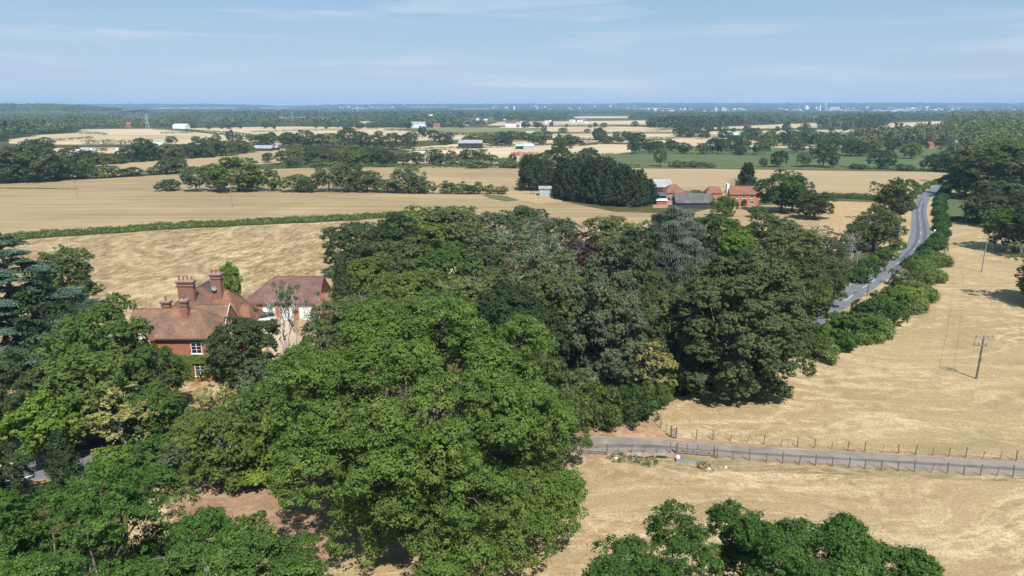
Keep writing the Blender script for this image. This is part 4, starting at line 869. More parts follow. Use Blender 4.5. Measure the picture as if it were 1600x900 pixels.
wood([(-400, 177), (-400, 173.6), (2000, 173.6), (2000, 178.5), (1000, 178)], 1300, 14, 24, 'far', 'faint wooded ground below the horizon rise', .3)
wood([(1485, 182), (1740, 178), (1740, 214), (1560, 214), (1490, 206)], 700, 9, 14, 'mid', 'upper part of the wood on the right slope', nq=170, lf=.15)
wood([(1420, 207), (1490, 207), (1560, 213), (1740, 213), (1740, 286), (1600, 270), (1540, 262), (1500, 232), (1430, 226)], 520, 6, 10, 'mid', 'dense right-hand wood beyond the roadside trees', nq=260, lf=.14)
wood([(1280, 190), (1345, 188), (1340, 202), (1290, 203)], 70, 8, 11, 'far', 'compact dark wood among the right pale fields', nq=60)
wood([(1345, 190), (1400, 188), (1372, 204), (1345, 205)], 60, 8, 11, 'far', 'small wood left of the poplar line', nq=60)
wood([(1330, 218), (1400, 212), (1490, 212), (1490, 228), (1400, 230), (1330, 232)], 90, 6, 9, 'farbrown', 'copse behind the right end of the green pasture', nq=150, lf=.17)
wood([(1010, 196), (1180, 196), (1080, 203), (1020, 204)], 90, 8, 12, 'far', 'wood at the right end of the middle pale fields', nq=60)
wood([(1165, 231), (1235, 229), (1330, 232), (1330, 226), (1240, 222), (1160, 224)], 50, 6, 8, 'far', 'row of trees hiding the front of the white farmstead', nq=150, lf=.17)
# wooded rises along the horizon
def ridge(name, x0, x1, D, prof, mat, depth=1600):
    n = 90; rg = np.random.default_rng(int(D)); mb = MB()
    for i in range(n+1):
        px = x0+(x1-x0)*i/n; f = np.interp(px, [p[0] for p in prof], [p[1] for p in prof])
        top = max(.5, hgt(D+depth, f)+rg.normal(0, 1.2)); X = (px-800)/F*D*CP
        for dd, hh in ((-depth, 0.2), (-depth*.4, top*.35), (0, top*.75), (depth, top), (depth*2.4, .2)): mb.v.append((X*(1+dd/D*.6), D+dd, hh))
    for i in range(n):
        for j in range(4): a = i*5+j; mb.f.append([a, a+5, a+6, a+1]); mb.m.append(0)
    return tag(mb.build(name, M[mat], smooth=True), None, None, None, 'structure')
RP = [(-400, 162.2), (0, 163), (140, 162.6), (330, 162.4), (400, 164), (440, 166.2), (470, 165.5), (520, 164), (600, 163), (700, 162.8), (900, 162.3), (1000, 161.3), (1200, 161.6), (1400, 160.8), (1750, 162), (2100, 162)]
R0 = 173.8
def slope(px, row):
    "the land rises gently from 5.6 km out to the ridge on the horizon"
    rp = np.interp(px, [p[0] for p in RP], [p[1] for p in RP]); s = np.clip((R0-row)/(R0-rp), 0, 1)
    D = 5600+s*3800; v = (row-450)/F; t = D/(CP-v*SP); return np.stack([(px-800)/F*t, D+0*t, np.maximum(0, CAMH-t*(SP+v*CP))], -1)
mb = MB(); NX, NY = 120, 10
for i in range(NX+1):
    px = -400+2500*i/NX; rp = np.interp(px, [p[0] for p in RP], [p[1] for p in RP])
    for j in range(NY+1): q = slope(px, R0+(rp-R0)*j/NY); mb.v.append((q[0], q[1], q[2] if j else -1))
    mb.v.append((q[0]*1.2, q[1]+2500, 0))
for i in range(NX):
    for j in range(NY+1): k = i*(NY+2)+j; mb.f.append([k, k+NY+2, k+NY+3, k+1]); mb.m.append(0)
tag(mb.build('hills', M['far'], smooth=True), None, None, None, 'structure')
rg = np.random.default_rng(78); m = 4200; px_ = rg.uniform(-250, 1850, m); rp = np.interp(px_, [p[0] for p in RP], [p[1] for p in RP]); C = slope(px_, rp+(R0+.6-rp)*rg.uniform(0, 1, m)); r = rg.uniform(14, 42, m); nq = 36
idx = np.repeat(np.arange(m), nq); dd = dirs(rg, len(idx)); dd[:, 2] = np.abs(dd[:, 2]); P = C[idx]+dd*np.column_stack([r[idx]*1.6, r[idx]*1.6, 9+0*r[idx]])
V = leaf_quads(P, dd+rg.normal(0, .35, dd.shape), rg.normal(size=dd.shape), 1, .5, rg).reshape(len(idx), 4, 3); V = (V-P[:, None])*np.minimum(r[idx]*.25, 6)[:, None, None]+P[:, None]
tag(link(bpy.data.objects.new('woodland', mesh_np('woodland', V.reshape(-1, 3), np.arange(len(idx)*4).reshape(-1, 4), M['far']))), 'blue hazy woods covering the long rise on the horizon', 'wood', None, 'stuff')
for pts in ([(232, 170.2), (365, 169.6), (370, 170.6), (240, 171.4)], [(405, 170), (440, 169.6), (470, 170.4), (410, 171)], [(700, 171.6), (760, 171), (770, 172), (705, 172.4)], [(640, 168.5), (700, 168), (705, 168.9), (640, 169.4)], [(985, 171.2), (1050, 170.8), (1055, 171.6), (990, 172)], [(1480, 168.2), (1530, 168), (1535, 168.8), (1480, 169)], [(90, 171), (170, 170.2), (175, 171), (95, 171.8)]):
    q = [slope(*p) for p in pts]; mb = MB(); mb.poly([(p[0], p[1], p[2]+9) for p in q]); mb.poly([(p[0], p[1]+3, p[2]) for p in q][::-1]); tag(mb.build('field', M['pale']), None, None, None, 'structure')
ridge('hill', -300, 190, 3300, [(-300, 160), (0, 162.5), (30, 163.6), (85, 163.8), (130, 166), (160, 169), (190, 171)], 'far', 500)
rg = np.random.default_rng(77); hp = [(-300, 160), (0, 162.5), (30, 163.6), (85, 163.8), (130, 166), (160, 169), (190, 171)]
m = 900; x = rg.uniform(-150, 185, m); s = rg.uniform(0, 1, m)**.6; f = np.interp(x, [p[0] for p in hp], [p[1] for p in hp]); yy = 171.5+(f-171.5)*s
D_ = 2850+s*900; vv = (yy-450)/F; t_ = D_/(CP-vv*SP); zz_ = np.maximum(0, CAMH-t_*(SP+vv*CP)); C = np.column_stack([(x-800)/F*t_, D_, zz_-5]); r = rg.uniform(8, 15, m); nq = 60
idx = np.repeat(np.arange(m), nq); dd = dirs(rg, len(idx)); dd[:, 2] = np.abs(dd[:, 2]); P = C[idx]+dd*np.column_stack([r[idx], r[idx], r[idx]*.9])
V = leaf_quads(P, dd+rg.normal(0, .35, dd.shape), rg.normal(size=dd.shape), 1, .7, rg).reshape(len(idx), 4, 3); V = (V-P[:, None])*(r[idx]*.25)[:, None, None]+P[:, None]
tag(link(bpy.data.objects.new('woodland', mesh_np('woodland', V.reshape(-1, 3), np.arange(len(idx)*4).reshape(-1, 4), M['far']))), 'wood covering the rise at the left of the horizon', 'wood', None, 'stuff')
# ------------------------------------------------------------------ the brick house
M['roof'] = tiles('old_clay_tiles', [(.15, .105, .085), (.23, .14, .098), (.35, .185, .11)])
M['roof_red'] = tiles('red_clay_tiles', [(.20, .105, .075), (.27, .135, .09), (.36, .175, .11)])
M['roof_plum'] = tiles('plum_clay_tiles', [(.15, .088, .08), (.195, .112, .098), (.25, .145, .12)])
M['slate'] = tiles('grey_slates', [(.09, .075, .072), (.13, .105, .10), (.18, .15, .14)])
M['brick'] = brick('orange_brick', (.44, .15, .08), (.35, .115, .065), (.38, .27, .21))
M['brick2'] = brick('farmhouse_brick', (.55, .20, .09), (.47, .16, .07), (.45, .3, .2))
M['chimney'] = brick('chimney_brick', (.33, .15, .105), (.25, .11, .08), (.30, .2, .16))
M['stone'] = plain('weathered_stone', (.30, .26, .23), .9)
M['white'] = plain('white_paint', (.80, .80, .78), .5, var=.06)
M['render_white'] = plain('white_render', (.80, .79, .76), .85, var=.07)
M['pane'] = plain('window_glass', (.02, .025, .03), .12, var=.2, spec=.6)
M['lead'] = plain('lead', (.17, .17, .18), .6)
M['pot'] = plain('clay_pot', (.34, .10, .06), .8)
M['wood_dark'] = plain('dark_weatherboard', (.055, .05, .05), .85, var=.4)
M['wood_grey'] = plain('weathered_timber', (.27, .24, .21), .9, var=.3, sc_=4)
M['wood_post'] = plain('fence_post_timber', (.17, .15, .135), .9, var=.35, sc_=6)
M['metal'] = plain('galvanised_metal', (.42, .44, .45), .5, .6, .15)
M['sheet_grey'] = plain('grey_roof_sheet', (.33, .33, .34), .6, var=.2, sc_=.3)
M['sheet_dark'] = plain('dark_roof_sheet', (.105, .10, .10), .8, var=.35, sc_=.4)
M['sheet_pale'] = plain('pale_roof_sheet', (.62, .66, .70), .5, var=.12, sc_=.2)
M['sheet_blue'] = plain('pale_blue_sheet', (.34, .42, .47), .55, var=.15, sc_=.5)
M['sheet_mint'] = plain('mint_roof_sheet', (.38, .55, .44), .6, var=.1, sc_=.2)
M['black'] = plain('black_cladding', (.022, .026, .035), .6, var=.3)
M['bright'] = plain('white_cladding', (.82, .83, .84), .5, var=.04)
M['ceramic'] = plain('pale_insulator', (.55, .5, .45), .3)
M['door_brick'] = plain('orange_timber_door', (.42, .17, .09), .7)
M['car_white'] = plain('white_car_paint', (.72, .73, .73), .25, var=.03, spec=.6)
M['car_black'] = plain('black_car_roof', (.02, .022, .03), .25, var=.1, spec=.6)
M['rubber'] = plain('tyre_rubber', (.02, .02, .02), .85)
M['red'] = plain('red_paint', (.50, .06, .05), .5)
M['moss'] = plain('green_algae', (.16, .22, .06), .9, var=.35, sc_=4)
M['rust'] = plain('rusty_soil', (.30, .13, .07), .95, var=.3, sc_=.3)
M['wire'] = plain('wire', (.2, .2, .2), .6)
M['ivy'] = leaf('ivy_leaves', (.06, .095, .015), (.11, .15, .025), (.17, .20, .05), .2, .8)

def hip(name, x0, x1, y0, y1, ze, zr, hl, hr, mat, parent, axis='x', over=.35, th=.22):
    """roof over a rectangle; hl/hr is how far each ridge end is drawn in (0 makes a gable)"""
    mb = MB()
    if axis == 'x': f = lambda a, b, z: (a, b, z); a0, a1, b0, b1 = x0-over*(1 if hl else .6), x1+over*(1 if hr else .6), y0-over, y1+over
    else: f = lambda a, b, z: (b, a, z); a0, a1, b0, b1 = y0-over*(1 if hl else .6), y1+over*(1 if hr else .6), x0-over, x1+over
    bm = (b0+b1)/2; A = [f(a0, b0, ze), f(a1, b0, ze), f(a1, b1, ze), f(a0, b1, ze)]; Rg = [f(a0+hl, bm, zr), f(a1-hr, bm, zr)]
    low = [(p[0], p[1], p[2]-th) for p in A]; lr = [(p[0], p[1], p[2]-th) for p in Rg]
    fs = [(A[0], A[1], Rg[1], Rg[0]), (A[2], A[3], Rg[0], Rg[1])]
    if hl: fs.append((A[3], A[0], Rg[0]))
    else: fs += [(A[3], A[0], Rg[0])] if False else [(A[0], Rg[0], lr[0], low[0]), (Rg[0], A[3], low[3], lr[0])]
    if hr: fs.append((A[1], A[2], Rg[1]))
    else: fs += [(A[1], Rg[1], lr[1], low[1]), (Rg[1], A[2], low[2], lr[1])]
    for q in fs: mb.poly(q if axis == 'x' else q[::-1])
    for i in range(4):
        j = (i+1) % 4
        if (i == 1 and not hr) or (i == 3 and not hl): continue
        q = [low[i], low[j], A[j], A[i]]; mb.poly(q if axis == 'x' else q[::-1])
    for q in ([low[3], low[2], lr[1], lr[0]], [low[1], low[0], lr[0], lr[1]]): mb.poly(q)
    if hl: mb.poly([low[0], low[3], lr[0]])
    if hr: mb.poly([low[2], low[1], lr[1]])
    o = mb.build(name, mat, parent)
    rb = MB(); rb.bar(Rg[0], Rg[1], .12, n=6)
    if hl: rb.bar(A[0], Rg[0], .09, n=5); rb.bar(A[3], Rg[0], .09, n=5)
    if hr: rb.bar(A[1], Rg[1], .09, n=5); rb.bar(A[2], Rg[1], .09, n=5)
    rb.build('ridge_tiles', M['roof_red'] if mat in (M['roof'], M['roof_red'], M['roof_plum']) else M['lead'], o)
    return o
def walls(x0, x1, y0, y1, z1, mat, parent, gables=(), zr=None, axis='x', name='wall'):
    mb = MB(); mb.box(x0, x1, y0, y1, -.1, z1)
    for g in gables:
        if axis == 'x':
            x = x0 if g == 'l' else x1; t = .15 if g == 'l' else -.15; ym = (y0+y1)/2
            P = [(x, y0, z1), (x, y1, z1), (x, ym, zr-.28)]; Q = [(p[0]+t, p[1], p[2]) for p in P]
        else:
            y = y0 if g == 'l' else y1; t = .15 if g == 'l' else -.15; xm = (x0+x1)/2
            P = [(x0, y, z1), (x1, y, z1), (xm, y, zr-.28)]; Q = [(p[0], p[1]+t, p[2]) for p in P]
        mb.poly(P); mb.poly(Q[::-1])
        for i in range(3): j = (i+1) % 3; mb.poly([P[j], P[i], Q[i], Q[j]])
    return mb.build(name, mat, parent)
def window(x, z, w, h, y, parent, cols=3, rows=2, face='y', m='white', sill=True):
    """framed window standing 4 cm proud of the wall, dark panes inside"""
    mb = MB(); pb = MB(); t = .09
    def bx(b, a0, a1, z0, z1, d0, d1):
        if face == 'y': b.box(x+a0, x+a1, y-d1, y-d0, z+z0, z+z1)
        else: b.box(y+d0, y+d1, x+a0, x+a1, z+z0, z+z1)
    bx(mb, -w/2, -w/2+t, 0, h, -.05, .06); bx(mb, w/2-t, w/2, 0, h, -.05, .06); bx(mb, -w/2+t, w/2-t, 0, t, -.05, .06); bx(mb, -w/2+t, w/2-t, h-t, h, -.05, .06)
    for i in range(1, cols): bx(mb, -w/2+w*i/cols-.04, -w/2+w*i/cols+.04, t, h-t, -.03, .045)
    for j in range(1, rows+1):
        zz = t+(h-2*t)*j/(rows+1)
        for i in range(cols): bx(mb, -w/2+w*i/cols+(.04 if i else t), -w/2+w*(i+1)/cols-(.04 if i < cols-1 else t), zz-.018, zz+.018, -.02, .04)
    f = mb.build('window', M[m], parent); bx(pb, -w/2+t*.5, w/2-t*.5, t*.5, h-t*.5, -.04, .015); pb.build('pane', M['pane'], f)
    if sill: sb = MB(); bx(sb, -w/2-.12, w/2+.12, -.1, -.002, -.05, .14); sb.build('sill', M[m], f)
    return f
def chimney(x, y, w, d, z0, z1, pots, parent, bands=True):
    mb = MB(); mb.box(x-w/2, x+w/2, y-d/2, y+d/2, z0, z1-.9); mb.box(x-w/2-.09, x+w/2+.09, y-d/2-.09, y+d/2+.09, z1-.9, z1-.72); mb.box(x-w/2, x+w/2, y-d/2, y+d/2, z1-.72, z1-.42)
    mb.box(x-w/2-.12, x+w/2+.12, y-d/2-.12, y+d/2+.12, z1-.42, z1-.26); mb.box(x-w/2-.2, x+w/2+.2, y-d/2-.2, y+d/2+.2, z1-.26, z1-.09)
    c = mb.build('chimney', M['chimney'], parent)
    sb = MB(); sb.box(x-w/2-.14, x+w/2+.14, y-d/2-.14, y+d/2+.14, z1-.09, z1+.05)
    if bands: sb.box(x-w/2-.15, x+w/2+.15, y-d/2-.15, y+d/2+.15, z1-.74, z1-.66)
    sb.build('capping', M['stone'], c)
    for i in range(pots):
        px_ = x+(i-(pots-1)/2)*(w*.8/max(1, pots-1)) if pots > 1 else x
        pb = MB(); pb.bar((px_, y, z1+.05), (px_, y, z1+.62), .16, .12, 10); pb.bar((px_, y, z1+.56), (px_, y, z1+.66), .15, .15, 10); pb.build('chimney_pot', M['pot'], c)
    return c
H0 = (-50, 101, 0)
h = empty('brick_house', (-50, 100, 0), 'large old orange-brick house with clay tile roofs and tall chimneys, by the golden meadow', 'house')
def P_(o): o.matrix_parent_inverse = Matrix.Translation(-Vector(h.location)) if o.parent == h else o.matrix_parent_inverse
ht = h
# front range
walls(-57.5, -44.6, 97.2, 104.9, 6.9, M['brick'], ht, name='front_wall')
hip('front_roof', -57.5, -44.6, 97.2, 104.9, 6.85, 10.2, 0, 3.6, M['roof'], ht)
mb = MB(); mb.box(-57.9, -44.2, 96.72, 96.84, 6.56, 6.68); mb.box(-44.2, -44.08, 96.84, 105.3, 6.56, 6.68); mb.build('gutter', M['black'], ht)
window(-46.95, 4.35, 1.6, 1.75, 97.2, ht, 2, 2); window(-46.75, .75, 1.6, 2.1, 97.2, ht, 2, 3)
window(-54.9, 4.1, 1.2, 1.4, 97.2, ht, 2, 1); window(-52.9, .9, 1.5, 1.5, 97.2, ht, 2, 2); window(-49.9, .9, 1.3, 1.9, 97.2, ht, 2, 2)
window(99.4, 4.5, 1.3, 1.5, -44.6, ht, 2, 2, face='x'); window(102.3, 4.5, 1.1, 1.5, -44.6, ht, 2, 2, face='x'); window(100.6, .9, 1.4, 1.9, -44.6, ht, 2, 2, face='x')
# white gable on the left of the front
walls(-56.2, -52.9, 95.9, 97.2, 6.7, M['brick'], ht, name='bay_wall')
mb = MB(); mb.poly([(-56.2, 95.86, 6.7), (-52.9, 95.86, 6.7), (-54.55, 95.86, 8.45)]); mb.poly([(-52.9, 96.1, 6.7), (-56.2, 96.1, 6.7), (-54.55, 96.1, 8.45)]); mb.poly([(-56.2, 95.86, 6.7), (-56.2, 96.1, 6.7), (-52.9, 96.1, 6.7), (-52.9, 95.86, 6.7)])
mb.build('white_gable', M['render_white'], ht)
hip('gable_roof', -56.2, -52.9, 95.9, 100.2, 6.75, 8.75, 0, .1, M['roof'], ht, axis='y', over=.3, th=.14)
window(-54.2, 4.0, 1.3, 1.5, 95.9, ht, 2, 2)
# right range and rear ranges
walls(-51.0, -45.0, 102.0, 108.6, 6.2, M['brick'], ht, name='right_wall')
hip('right_roof', -52.0, -45.0, 102.0, 108.6, 6.15, 9.75, 2.2, 0, M['roof'], ht)
mb = MB(); mb.poly([(-44.83, 101.65, 6.0), (-44.83, 108.95, 6.0), (-44.83, 105.3, 9.5)]); mb.poly([(-45.0, 108.95, 6.0), (-45.0, 101.65, 6.0), (-45.0, 105.3, 9.5)]); mb.build('gable_wall', M['brick'], ht)
mb = MB()
for s in (-1, 1): mb.bar((-44.72, 105.3+s*3.7, 5.95), (-44.72, 105.3, 9.8), .05, n=4)
mb.build('white_bargeboard', M['white'], ht)
mb = MB(); mb.bar((-44.0, 101.9, 6.9), (-43.2, 101.3, 5.6), .09, n=6); mb.build('white_downpipe', M['white'], ht)
walls(-45.0, -41.9, 103.2, 107.6, 2.9, M['brick'], ht, name='lean_to_wall')
mb = MB(); q = [(-44.8, 102.8, 5.6), (-44.8, 108.0, 5.6), (-41.5, 108.0, 3.0), (-41.5, 102.8, 3.0)]; mb.poly(q[::-1]); mb.poly([(a, b, c-.2) for a, b, c in q])
for i in range(4): j = (i+1) % 4; mb.poly([q[i], q[j], (*q[j][:2], q[j][2]-.2), (*q[i][:2], q[i][2]-.2)])
mb.build('lean_to_roof', M['roof_red'], ht)
walls(-56.0, -48.8, 105.2, 113.5, 6.9, M['brick'], ht, name='rear_wall')
hip('rear_roof', -56.0, -48.8, 105.2, 113.5, 6.85, 10.9, 1.6, 1.6, M['roof'], ht, axis='y')
walls(-55.4, -50.8, 112.0, 119.0, 6.6, M['brick'], ht, name='slate_range_wall')
hip('slate_roof', -55.6, -50.4, 113.8, 119.4, 7.0, 10.6, .1, 2.6, M['slate'], ht, axis='y')
walls(-50.4, -45.4, 108.8, 115.0, 6.6, M['brick'], ht, name='rear_right_wall')
hip('rear_right_roof', -50.8, -45.4, 108.8, 115.2, 6.55, 10.3, 2.6, 2.6, M['roof_red'], ht)
walls(-45.4, -43.8, 108.8, 113.5, 5.4, M['brick'], ht, name='rear_low_wall')
hip('rear_low_roof', -46.2, -43.2, 108.6, 114.5, 5.4, 7.8, 1.4, 1.4, M['roof_red'], ht)
chimney(-52.4, 107.6, 2.5, 1.0, 8.4, 13.0, 4, ht); chimney(-49.0, 111.2, 1.6, 1.0, 9.0, 13.3, 3, ht)
chimney(-49.3, 100.0, .95, .8, 8.2, 11.9, 1, ht, False); chimney(-53.6, 103.0, 1.2, .8, 8.2, 10.9, 1, ht, False)
mb = MB(); d = Vector((-49.2, 110.4, 11.0))
for k in range(12):
    a0, a1 = 2*math.pi*k/12, 2*math.pi*(k+1)/12; r = .45
    mb.poly([d, d+Vector((math.cos(a0)*r, -.12, math.sin(a0)*r)), d+Vector((math.cos(a1)*r, -.12, math.sin(a1)*r))]); mb.poly([d+Vector((0, .04, 0)), d+Vector((math.cos(a1)*r, -.08, math.sin(a1)*r)), d+Vector((math.cos(a0)*r, -.08, math.sin(a0)*r))])
mb.bar(d, d+Vector((0, .4, -.2)), .03); mb.bar(d, d+Vector((0, -.4, .05)), .015); mb.build('satellite_dish', M['sheet_grey'], ht)
mb = MB(); mb.bar((-50.9, 107.4, 12.6), (-50.9, 107.4, 15.0), .03)
for k in range(6): mb.bar((-51.3, 107.4, 14.9-k*.12), (-50.5, 107.4, 14.9-k*.12), .012)
mb.build('aerial', M['metal'], ht)
# creeper on the front wall
rg = np.random.default_rng(9); n = 5200; xx = rg.uniform(-52.5, -44.7, n); zc = 3.15+.5*np.sin(xx*1.3)
zz = np.where(rg.random(n) < .7, rg.normal(3.3, .55, n), rg.uniform(0, 3.6, n)); k = (zz > 0) & (zz < 4.25) & ~((np.abs(xx+46.75) < .95) & (zz < 2.95)) & ~((xx > -46.2) & (zz < 2.4)); xx, zz = xx[k], zz[k]
P = np.column_stack([xx, 97.17-rg.uniform(.02, .35, len(xx)), zz]); V = leaf_quads(P, np.array([0, -1, .5])+rg.normal(0, .4, P.shape), rg.normal(size=P.shape), .16, .11, rg)
link(bpy.data.objects.new('creeper', mesh_np('creeper', V, np.arange(len(V)).reshape(-1, 4), M['ivy'])), ht)
for c in h.children: c.matrix_parent_inverse = Matrix.Translation((50, -100, 0))

def movable(root):                           # children were built in world coordinates
    Mi = root.matrix_basis.copy(); Mi = Matrix.Translation(root.location) @ Matrix.Rotation(root.rotation_euler.z, 4, 'Z')
    for c in root.children: c.matrix_parent_inverse = Mi.inverted()
# garage
g = empty('garage', (-42, 130, 0), 'white-walled garage block with a big plum-red roof at the end of the drive', 'garage')
walls(-51.5, -37.6, 127.8, 137.0, 3.5, M['render_white'], g)
hip('roof', -51.5, -37.6, 127.8, 137.0, 3.5, 7.6, 5.2, .1, M['roof_plum'], g, over=.5)
for x in (-48.6, -45.1, -41.6): mb = MB(); mb.box(x-.55, x+.55, 127.7, 127.9, 0, 3.2); mb.build('door', M['door_brick'], g)
hip('porch_roof', -37.5, -33.5, 124.5, 131.0, 2.6, 5.4, 1.5, 1.5, M['roof_red'], g); walls(-37.4, -33.8, 125, 130.6, 2.5, M['brick'], g, name='porch_wall')
movable(g)
o2 = empty('outbuilding', (-55, 140, 0), 'small low outbuilding with a dull red roof behind the dead trunks', 'shed'); o2.location = (-29.5, 134, 0)
walls(-32.5, -27, 131, 136, 2.4, M['brick'], o2); hip('roof', -32.5, -27, 131, 136, 2.4, 4.8, .1, .1, M['roof_red'], o2); movable(o2)
# car on the drive
def car(x, y, rz, body, roofm, label):
    c = empty('parked_car', (x, y, .03), label, 'car', None, rz)
    prof = [(-2.1, .35), (-2.15, .85), (-1.3, 1.0), (-.8, 1.02), (1.9, 1.05), (2.1, .9), (2.1, .35)]
    mb = MB(); w = .9
    for s in (-w, w): mb.poly([(a, s, b) for a, b in (prof if s < 0 else prof[::-1])])
    for i in range(len(prof)): j = (i+1) % len(prof); mb.poly([(prof[i][0], -w, prof[i][1]), (prof[i][0], w, prof[i][1]), (prof[j][0], w, prof[j][1]), (prof[j][0], -w, prof[j][1])])
    mb.build('body', body, c, bevel=.06)
    mb = MB(); b = [(-.95, -.84, 1.03), (1.95, -.84, 1.03), (1.95, .84, 1.03), (-.95, .84, 1.03)]; t = [(-.25, -.68, 1.6), (1.65, -.68, 1.6), (1.65, .68, 1.6), (-.25, .68, 1.6)]
    for i in range(4): j = (i+1) % 4; mb.poly([b[i], b[j], t[j], t[i]])
    mb.poly(t); mb.build('windows', M['pane'], c)
    mb = MB(); mb.box(-.3, 1.7, -.72, .72, 1.6, 1.68); mb.build('roof', roofm, c, bevel=.03)
    for a in (-1.35, 1.35):
        for s in (-1, 1):
            mb = MB(); mb.bar((a, s*.72, .33), (a, s*.94, .33), .33, n=14); wh = mb.build('wheel', M['rubber'], c); mb = MB(); mb.bar((a, s*.93, .33), (a, s*.955, .33), .19, n=10); mb.build('hubcap', M['metal'], wh)
    for s in (-.65, .65): mb = MB(); mb.box(-2.17, -2.12, s-.17, s+.17, .62, .78); mb.build('headlight', M['bright'], c)
    return c
p = G(413, 503); car(p.x, p.y, R(35), M['car_white'], M['car_black'], 'small white car with a black roof parked on the sandy drive by the garage')

# ------------------------------------------------------------------ farmstead in the middle distance
def barn(name, px0, px1, yb, depth, wall_h, roof_h, wallm, roofm, label, cat, hipl=.05, hipr=.05, over=.4, rz=0, wins=0, sub=None, grp=None):
    a, b = G(px0, yb), G(px1, yb); w = b.x-a.x; cx = (a.x+b.x)/2; Y = a.y
    o = empty(name, (cx, Y+depth/2, 0), label, cat, grp, rz)
    walls(-w/2, w/2, -depth/2, depth/2, wall_h, wallm, o, ('l', 'r') if hipl < .1 else (), wall_h+roof_h)
    hip('roof', -w/2, w/2, -depth/2, depth/2, wall_h, wall_h+roof_h, hipl, hipr, roofm, o, over=over)
    return o, w
f, w = barn('farmhouse', 1140, 1184, 322, 7, 4.9, 3.0, M['brick2'], M['roof_red'], 'orange-brick farmhouse with white windows and a white chimney across the fields', 'house')
for i, x in enumerate((-3.2, 0, 3.1)): window(x, 3.2, 1.5, 1.3, -3.5, f, 2, 1)
for x in (-3.3, 3.2): window(x, .8, 1.6, 1.5, -3.5, f, 2, 1)
mb = MB(); mb.box(-.8, .8, -4.6, -3.52, 0, 2.1); mb.poly([(-1.1, -4.9, 2.1), (1.1, -4.9, 2.1), (0, -4.9, 3.0)]); mb.poly([(-1.1, -4.9, 2.1), (0, -4.9, 3), (0, -3.55, 3), (-1.1, -3.55, 2.1)]); mb.poly([(1.1, -4.9, 2.1), (1.1, -3.55, 2.1), (0, -3.55, 3), (0, -4.9, 3)]); mb.build('porch', M['wood_dark'], f)
mb = MB(); mb.box(-w/2-.9, -w/2-.02, -1.2, 1.0, 0, 8.9); mb.build('chimney', M['render_white'], f); mb = MB(); mb.box(w/2-.4, w/2+.4, -.7, .5, 7, 9.0); mb.build('chimney', M['chimney'], f)
barn('farm_building', 1105, 1128, 309, 5, 2.2, 2.6, M['brick2'], M['roof_red'], 'small orange-roofed outbuilding left of the brick farmhouse', 'barn', 1.6, 1.6)
barn('barn', 1057, 1117, 326, 8, 2.4, 3.2, M['wood_dark'], M['sheet_dark'], 'long low black barn with a mottled grey-brown roof, nearest of the farmyard', 'barn', .05, 1.0)
b, w = barn('barn', 1040, 1068, 313, 9, 3.4, 3.0, M['wood_grey'], M['roof_red'], 'grey boarded barn with a steep hipped red roof in the farmyard', 'barn', 3.0, 3.0)
mb = MB(); mb.box(-w/2-.02, w/2+.02, -4.56, -4.5, 0, 1.3); mb.build('brick_plinth', M['brick'], b)
for x in (-2.6, -.4, 2.4): mb = MB(); mb.box(x-.5, x+.5, -4.62, -4.56, .1, 1.2); mb.build('opening', M['black'], b)
hip('lean_to_roof', w/2-.3, w/2+4.4, -4.3, 3.4, 2.2, 3.6, .05, 1.0, M['sheet_dark'], b, over=.2); walls(w/2, w/2+4.2, -4.2, 3.2, 2.1, M['brick'], b, name='lean_to_wall')
barn('barn', 1018, 1050, 304, 10, 3.6, 3.2, M['wood_dark'], M['sheet_grey'], 'dark barn with a grey roof behind the red-roofed barn', 'barn')
barn('shed', 1026, 1042, 320, 4, 1.9, .5, M['brick'], M['sheet_pale'], 'little brick shed with a pale roof at the end of the plantation', 'shed')
barn('open_shed', 1022, 1040, 314, 5, 2.4, .9, M['black'], M['sheet_dark'], 'low dark shed left of the red-roofed barn', 'shed')
barn('trailer', 1021, 1032, 289, 3, 2.9, .3, M['car_black'], M['sheet_blue'], 'dark blue box trailer standing in the field behind the farmyard', 'trailer')
p = G(1041, 292); k = empty('farm_machine', (p.x, p.y, 0), 'dark A-shaped piece of farm machinery beside the blue box trailer', 'machine')
mb = MB()
for a, b_ in (((-1.6, 0, 0), (0, 0, 3.4)), ((1.6, 0, 0), (0, 0, 3.4)), ((-.9, 0, 1.5), (.9, 0, 1.5)), ((0, 1.8, 0), (0, 0, 3.4))): mb.bar(a, b_, .12)
mb.build('frame', M['wood_dark'], k); mb = MB(); mb.box(-.9, .9, -.6, .6, .3, 1.1); mb.build('hopper', M['sheet_dark'], k)
sh, w = barn('corrugated_shed', 843, 861, 306, 6, 3.4, .8, M['sheet_blue'], M['sheet_grey'], 'pale blue-grey corrugated shed at the left end of the plantation', 'shed')
for px, s, lab, m_ in ((832, 1.0, 'heap of pale rubble left of the corrugated shed', 'stone'), (822, .7, 'small heap of rubble beside the larger one', 'stone')):
    me = MB(); p = G(px, 303); rg2 = random.Random(px)
    for i in range(14):
        a = rg2.uniform(0, 6.28); r = rg2.uniform(0, 1.8)*s; z = (1.6*s-r)*.5; q = rg2.uniform(.25, .6)*s
        me.box(-q, q, -q*.7, q*.7, -q*.6, q*.6, M=Matrix.Translation((p.x+math.cos(a)*r, p.y+math.sin(a)*r, max(.1, z))) @ Matrix.Rotation(a, 4, 'Z') @ Matrix.Rotation(rg2.uniform(-.5, .5), 4, 'X'))
    tag(me.build('rubble_heap', M[m_]), lab, 'rubble')
